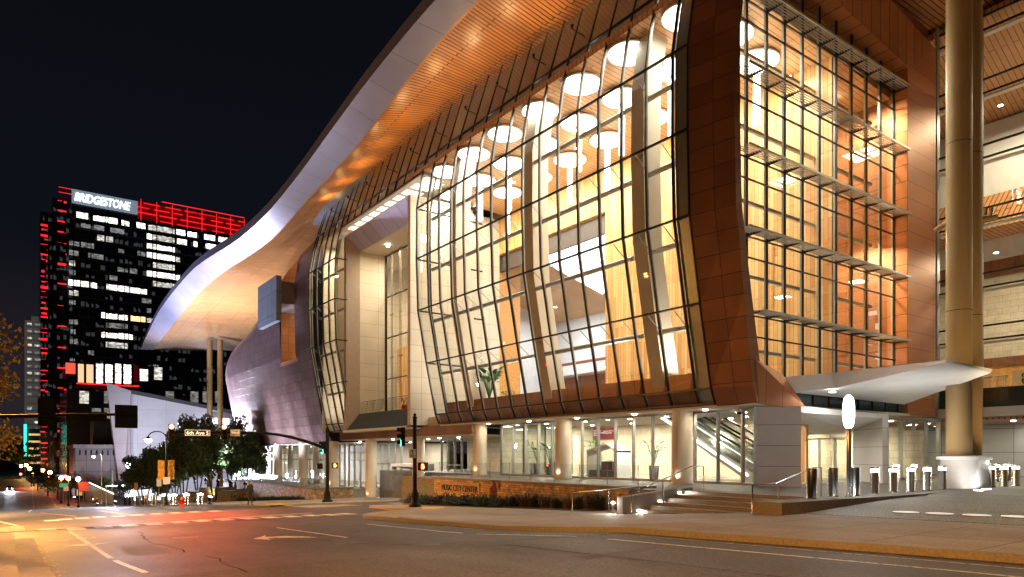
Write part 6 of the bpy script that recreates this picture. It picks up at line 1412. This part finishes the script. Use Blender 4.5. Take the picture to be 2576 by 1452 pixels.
# overhanging tree at the left edge
lt_ = tree((-1.75, 24.7, gz(24.7)+.13), 7.0, 2.05, 'yellow-leafed tree hanging in from the left edge under the orange lamp', M['leaf_yellow'], None, 77, n=9000, leaf=.14, stems=1)
tree((-3.3, 12.0, gz(12)+.13), 6.5, 1.7, 'small tree beside the near left pavement outside the picture edge', M['leaf_yellow'], None, 78, n=4000, leaf=.10, stems=1)
for i, (px, t_, h, r) in enumerate([(60, 330, 16, 8), (95, 215, 7, 3.2), (120, 190, 6.5, 3.0), (145, 176, 6.5, 3.0), (178, 186, 6.0, 2.8), (222, 178, 5.0, 2.6), (268, 176, 6.0, 2.8), (25, 420, 22, 16), (45, 400, 18, 10)]):
    p = at(px, 1200, t_); tree((p.x, p.y, gz(p.y)), h, r, 'distant street tree lit orange, %s from the left' % ORD[[7,5,4,3,2,1,0,8,6].index(i)] if False else ['broad dark tree below the teal neon', 'small orange-lit street tree left of the parked cars', 'small orange-lit street tree between two globe lamps', 'small orange-lit street tree near the teal guide sign', 'small street tree behind the white square sign', 'small tree on the ramp left of the tall white lamp', 'small tree on the ramp right of the tall white lamp', 'large dark tree mass at the far left skyline', 'dark tree on the skyline left of the neon block'][i], M['leaf'], None, 90+i, n=1400, leaf=.5 if t_ < 250 else 1.1, stems=1)
fl_ = MB()
for _ in range(420):
    y = random.uniform(6, 27); x = random.choice([.62, .62, .2, -1.1]) + random.gauss(0, .09); z = gz(y) + (.03 if x > .15 else .142); an = random.random()*6.28; l = random.uniform(.03, .06)
    d_ = Vector((cos(an), sin(an), random.uniform(-.1, .2)))*l; s_ = Vector((-sin(an), cos(an), 0))*l*.5; p_ = Vector((x, y, z)); fl_.face(p_-d_, p_+s_, p_+d_, p_-s_)
tag(fl_.build('fallen_leaves', M['leaf_yellow']), 'fallen yellow leaves scattered along the near left gutter', 'fallen leaves', None, 'stuff')
# junipers and grasses
def spiky(loc, r, h, n, m, label, name, cat, group, seed, blade=False):
    rnd = random.Random(seed); t = thing(name, loc, label, cat, group); a = MB()
    for _ in range(n):
        an = rnd.uniform(0, 2*pi); el = rnd.uniform(.15, 1.2) if not blade else rnd.uniform(.7, 1.35); L = r*rnd.uniform(.6, 1.1) if not blade else h*rnd.uniform(.7, 1.2)
        b = Vector((rnd.uniform(-.35, .35)*r, rnd.uniform(-.35, .35)*r, 0)); d = Vector((cos(an)*cos(el), sin(an)*cos(el), sin(el)*h/r*1.0 if not blade else sin(el)))
        tip = b + d*L; side = Vector((-sin(an), cos(an), 0))
        if blade:
            mid = b + d*L*.6; tip = tip + Vector((cos(an)*L*.25, sin(an)*L*.25, -L*.12)); a.face(b - side*.010, b + side*.010, mid + side*.008, mid - side*.008); a.face(mid - side*.008, mid + side*.008, tip)
        else:
            for q_ in range(5):
                f = (q_+1)/5; p = b + d*L*f; w_ = .075*(1.2-f*.6); up = Vector((0,0,1))*.05
                a.face(p - side*w_ - d*.03, p + up, p + side*w_ - d*.03, p + d*.16)
            a.face(b - side*.01, b + side*.01, tip)
    a.build('foliage', m, t, world=False)
bed = MB(); strip(bed, yr(20.6, 37.5, 1), 18.9, 21.0, .15); tag(bed.build('planting_soil', M['soil']), kind='structure')
bed = MB(); strip(bed, yr(64.5, 99, 2), 21.2, 23.4, .16); tag(bed.build('planting_soil_far', M['soil']), kind='structure')
yj = [37.2, 36.2, 35.2, 34.1, 33.1, 32.0, 31.0, 30.0, 29.1, 28.2]
for i, y in enumerate(yj):
    spiky((20.0 + .25*sin(i*2.1), y, gz(y)+.14), .85 + .12*sin(i*1.7), .55 + .12*cos(i*2.3), 150, M['leaf_blue'], '%s spreading juniper from the left end in front of the sign wall' % ORD[i], 'juniper_shrub', 'shrub', 'junipers at the foot of the sign wall', 200+i)
for i, y in enumerate([27.3, 26.5, 25.7, 24.9, 24.0, 23.2, 22.5, 21.8, 21.2]):
    spiky((20.0 + .2*sin(i*3.1), y, gz(y)+.14), .5, .85 + .15*sin(i), 190, M['grassblade'] if i % 2 else M['leaf_blue'], '%s tuft of ornamental grass from the left before the right half of the sign wall' % ORD[i], 'grass_tuft', 'grass tuft', 'ornamental grasses at the sign wall', 230+i, True)
for i in range(12):
    y = 67 + i*2.5
    spiky((22.5 + .2*sin(i*2), y, gz(y)+.15), .8, .4, 110, M['leaf_blue'], '%s dark low shrub from the right at the foot of the long retaining wall' % ORD[i], 'low_shrub', 'shrub', 'shrubs at the foot of the retaining wall', 260+i)

# ------------------------------------------------------------------ things inside the building
def plant(loc, h, label, pot_m, pot_r=.28, pot_h=.7, n=16, seed=1, big=True):
    rnd = random.Random(seed); t = thing('potted_plant', loc, label, 'potted plant')
    a = MB(); a.lathe((0,0,0), [(pot_r*.8, 0), (pot_r, pot_h), (pot_r*.9, pot_h), (pot_r*.85, pot_h-.06)], 18); a.build('pot', pot_m, t, world=False)
    a = MB()
    for k in range(n):
        an = 2*pi*k/n*2.4 + rnd.random(); L = h*rnd.uniform(.55, 1.0); le = rnd.uniform(.35, .6)*h*.45
        p0 = Vector((0,0,pot_h)); p1 = Vector((cos(an)*L*.18, sin(an)*L*.18, pot_h + L*.6)); d = Vector((cos(an), sin(an), rnd.uniform(.2, 1.2))).normalized(); s_ = Vector((-sin(an), cos(an), 0))
        a.tube(p0, p1, .014, n=4)
        a.face(p1, p1 + d*le*.4 + s_*le*.2, p1 + d*le*.8 + s_*le*.14 - Vector((0,0,.05)), p1 + d*le - Vector((0,0,.14)), p1 + d*le*.8 - s_*le*.14 - Vector((0,0,.05)), p1 + d*le*.4 - s_*le*.2)
    a.build('leaves', mat('glossy_indoor_leaves', (.03, .11, .025), .35, 0, .3, 5) if 'glossy_indoor_leaves' not in bpy.data.materials else bpy.data.materials['glossy_indoor_leaves'], t, world=False)
dpot = mat('dark_planter', (.05, .045, .05), .5, 0, .1)
def lob(px, py, X): v_ = onX(px, py, X); return v_
q = onX(1645, 1180, 29.6); plant((29.6, q.y, .02), 2.1, 'tall broad-leafed plant in a dark planter behind the ground floor glass, nearest the escalator', dpot, .3, .8, 14, 3)
q = onX(1383, 1160, 29.8); plant((29.8, q.y, .02), 2.3, 'tall potted plant behind the ground floor glass left of the middle column', dpot, .28, .8, 16, 4)
q = onX(1351, 1150, 30.8); plant((30.8, q.y, .02), 2.4, 'leafy potted plant behind the ground floor glass, second left of the column', dpot, .28, .8, 16, 5)
q = onX(1492, 1150, 31); plant((31, q.y, .02), 2.2, 'potted plant on a dark cabinet behind the ground floor glass', dpot, .35, 1.0, 12, 6)
q = onX(1225, 960, 27.6); plant((27.8, q.y, 4.42), 3.6, 'big bushy fig tree in a planter on the hall floor behind the bulging glass', dpot, .7, .9, 60, 7)
plant((27.9, q.y-2.2, 4.42), 1.6, 'low fern-like plant beside the big fig in the hall', M['white'], .5, .5, 26, 8)
q = onX(1019, 1010, 27.3); plant((27.2, q.y, 5.27), 1.0, 'red pot with a small plant on the portal balcony', M['red'], .3, .45, 10, 9)
# escalator
ES = thing('escalator', (31, 24, 0), 'lit escalator climbing to the left inside the ground floor', 'escalator')
for j_, dx in enumerate((0, 1.9)):
    X_ = 31.0 + dx; a = MB(); ylo, yhi = 20.6, 27.8
    a.extr([(X_, ylo, .02), (X_, ylo+1.2, .02), (X_, yhi, 3.5), (X_, yhi, 3.9), (X_, ylo+1.0, .55), (X_, ylo, .45)], (1.2, 0, 0)); a.build('truss', M['greymetal'], ES)
    for k_, dx2 in enumerate((-.05, 1.2)):
        a = MB(); a.extr([(X_+dx2, ylo, .46), (X_+dx2, ylo+1.0, .56), (X_+dx2, yhi, 3.9), (X_+dx2, yhi, 4.7), (X_+dx2, ylo+1.0, 1.45), (X_+dx2, ylo, 1.4)], (.05, 0, 0)); a.build('balustrade_panel', M['glass'], ES)
        a = MB(); a.extr([(X_+dx2-.03, ylo+1.0, 1.45), (X_+dx2-.03, yhi, 4.7), (X_+dx2-.03, yhi, 4.8), (X_+dx2-.03, ylo+1.0, 1.55)], (.12, 0, 0)); a.build('handrail', M['black'], ES)
        a = MB(); a.extr([(X_+dx2-.04, ylo+1.2, .30), (X_+dx2-.04, yhi, 3.62), (X_+dx2-.04, yhi, 3.78), (X_+dx2-.04, ylo+1.2, .44)], (.03, 0, 0)); a.build('light_strip', emit('escalator_light', (1, .97, .9), 3) if j_ == 0 and k_ == 0 else bpy.data.materials['escalator_light'], ES)
# red direction sign, desk, white frame kiosk, benches
q0, q1 = onX(1494, 1078, 33.0), onX(1554, 1106, 33.0)
s_ = thing('direction_sign', (33, (q0.y+q1.y)/2, 2.6), 'dark red overhead direction sign inside the ground floor lobby', 'sign')
a = MB(); a.box(32.9, q1.y, q1.z, 33.0, q0.y, q0.z); a.build('panel', mat('dark_red_sign', (.20, .015, .02), .5), s_)
text('Karl F. Dean\nGrand Ballroom\nHalls A-D', 'lettering', M['textwhite'], s_, .15, (32.88, q0.y-.1, q0.z-.22), (0, -1, 0), (0, 0, 1), .003)
text('Davidson Ballroom\nMeeting Rooms', 'lettering', M['textwhite'], s_, .13, (32.88, (q0.y+q1.y)/2+.1, q0.z-.26), (0, -1, 0), (0, 0, 1), .003)
q = onX(1620, 1165, 31.4); k_ = thing('kiosk_frame', (30.6, q.y+1.2, .02), 'white framed pavilion bench inside the lobby left of the escalator', 'kiosk')
a = MB(); y = q.y+1.0
for yy_ in (y, y+2.6): a.box(30.0, yy_-.06, .02, 31.2, yy_+.06, 1.7)
a.extr([(30.0, y-.06, 1.7), (30.0, y+.9, 2.15), (30.0, y+2.66, 1.75), (30.0, y+2.66, 1.63), (30.0, y+.9, 2.02), (30.0, y-.06, 1.58)], (1.2, 0, 0)); a.build('frame', M['white'], k_)
a = MB(); a.box(30.1, y+.1, .02, 31.1, y+2.5, .46); a.build('bench', dpot, k_)
for i, (px, X_, w_, h_) in enumerate([(1515, 31.6, 1.8, 1.05), (1390, 32.5, 1.6, 1.0), (1340, 31.5, 1.4, .9)]):
    q = onX(px, 1185, X_); d_ = thing('reception_desk', (X_, q.y, .02), ['dark reception desk in the lobby below the red direction sign', 'brown cabinet in the lobby left of the middle column', 'low lounge chair-like counter at the left of the lobby'][i], 'desk')
    a = MB(); a.box(X_, q.y-w_/2, .02, X_+.7, q.y+w_/2, h_-.06); a.build('body', mat('desk_brown', (.08, .04, .03), .5, 0, .1) if i == 0 else bpy.data.materials['desk_brown'], d_); a = MB(); a.box(X_-.05, q.y-w_/2-.05, h_-.06, X_+.75, q.y+w_/2+.05, h_); a.build('top', M['white'], d_)
# rocking chairs and banner behind the wing balustrade
def rocker(loc, rz, label):
    t = thing('rocking_chair', loc, label, 'rocking chair', 'white rocking chairs', rz)
    a = MB(); a.rbox((0, 0, .42), (.52, .50, .04)); a.build('seat', M['white'], t, world=False)
    a = MB(); 
    for k in range(6): a.path([(-.21+.084*k, .24, .44), (-.21+.084*k, .40, 1.12)], .014, 5)
    a.rbox((0, .41, 1.15), (.54, .03, .12), 0, ('X', -.2)); a.build('backrest', M['white'], t, world=False)
    for s_ in (-1, 1):
        a = MB(); a.path([(.25*s_, -.42, .09), (.25*s_, -.2, .035), (.25*s_, .1, .02), (.25*s_, .4, .05), (.25*s_, .6, .12)], .022, 6); a.build('rocker', M['white'], t, world=False)
        a = MB(); a.path([(.27*s_, -.24, .04), (.27*s_, -.24, .66), (.27*s_, .30, .68)], .02, 6); a.build('armrest', M['white'], t, world=False)
        a = MB(); a.tube((.25*s_, .22, .04), (.25*s_, .24, 1.15), .02); a.build('leg', M['white'], t, world=False)
q = onX(2484, 985, 47.6); rocker((47.6, q.y, 4.9), 1.9, 'white rocking chair behind the twin pillars, left one of two')
q = onX(2520, 985, 47.6); rocker((47.6, q.y, 4.9), 1.9, 'white rocking chair by the steel mullion, right one of two')
a = MB(); a.box(46.6, -4, 4.2, 49, 19, 4.88); a.build('wing_plinth', M['wood_plain'], BL)
q0, q1 = onX(2546, 935, 50), onX(2576, 1010, 50)
s_ = thing('sponsor_banner', (50, q0.y, 6), 'cream upright banner with vertical dark lettering at the right edge', 'banner')
a = MB(); a.box(49.95, q1.y-.6, 4.88, 50.05, q0.y, q0.z); a.build('panel', mat('cream_banner', (.72, .60, .36), .6), s_)
text('sponsor', 'lettering', mat('banner_lettering', (.04, .02, .02), .6), s_, .95, (49.93, q0.y-.95+.0, q0.z-.1), (0, 0, -1), (0, 1, 0), .004, sx=.9)
# bright shelter glow (advert panel) among the trees
q = at(335, 1235, 92); s_ = thing('bus_shelter', (q.x, q.y, gz(q.y)), 'brightly lit bus shelter panel at the left end of the tree row', 'bus shelter')
a = MB(); a.box(q.x-1.0, q.y-.1, gz(q.y)+.9, q.x+4.2, q.y, gz(q.y)+2.4); a.build('light_panel', emit('shelter_panel_glow', (.82, .88, 1), 1.0), s_)
a = MB(); a.box(q.x-3.2, q.y-1.4, gz(q.y)+2.7, q.x+4.4, q.y+.1, gz(q.y)+2.8)
for x in (-3.1, 4.3): a.box(q.x+x-.05, q.y-.05, gz(q.y), q.x+x+.05, q.y+.05, gz(q.y)+2.8)
a.build('frame', M['greymetal'], s_); light('AREA', (q.x+.6, q.y-1.6, gz(q.y)+2.2), 90, (.85, .9, 1), s_, size=3, target=(q.x, q.y-8, gz(q.y)))
q = at(598, 1192, 92); t = thing('park_light', q, 'blazing cool white globe light among the trunks left of the stone wall', 'lamp')
a = MB(); a.ico(q, .35, 2); a.build('globe', emit('cool_globe', (.85, .92, 1), 40), t); a = MB(); a.tube(q - Vector((0,0,3)), q - Vector((0,0,.3)), .06); a.build('post', M['greymetal'], t); light('POINT', q - Vector((.3,.6,0)), 1500, (.88, .94, 1), t, size=.35)
q = at(326, 1170, 104); t = thing('park_light', q, 'blazing cool white lamp at the left side of the leftmost round tree', 'lamp')
a = MB(); a.ico(q, .5, 2); a.build('globe', bpy.data.materials['cool_globe'], t); a = MB(); a.tube(q - Vector((0,0,7)), q - Vector((0,0,.4)), .08); a.build('post', M['greymetal'], t); light('POINT', q - Vector((.3,.6,0)), 80, (.888, .94, 1), t, size=.5)
for i, px in enumerate((470, 525, 575)):
    q = at(px, 1235, 84); t = thing('tree_uplight', (q.x, q.y, -4.4), 'small ground uplight under the green-lit trees, %s from the left' % ORD[i], 'lamp'); a = MB(); a.lathe((q.x, q.y, -4.5), [(.1, 0), (.12, .25)], 10); a.build('housing', M['black'], t)
    light('SPOT', (q.x, q.y, -4.1), 420, (.85, 1, .6), t, size=.1, target=(q.x+.5, q.y+1, 4), spot=100)
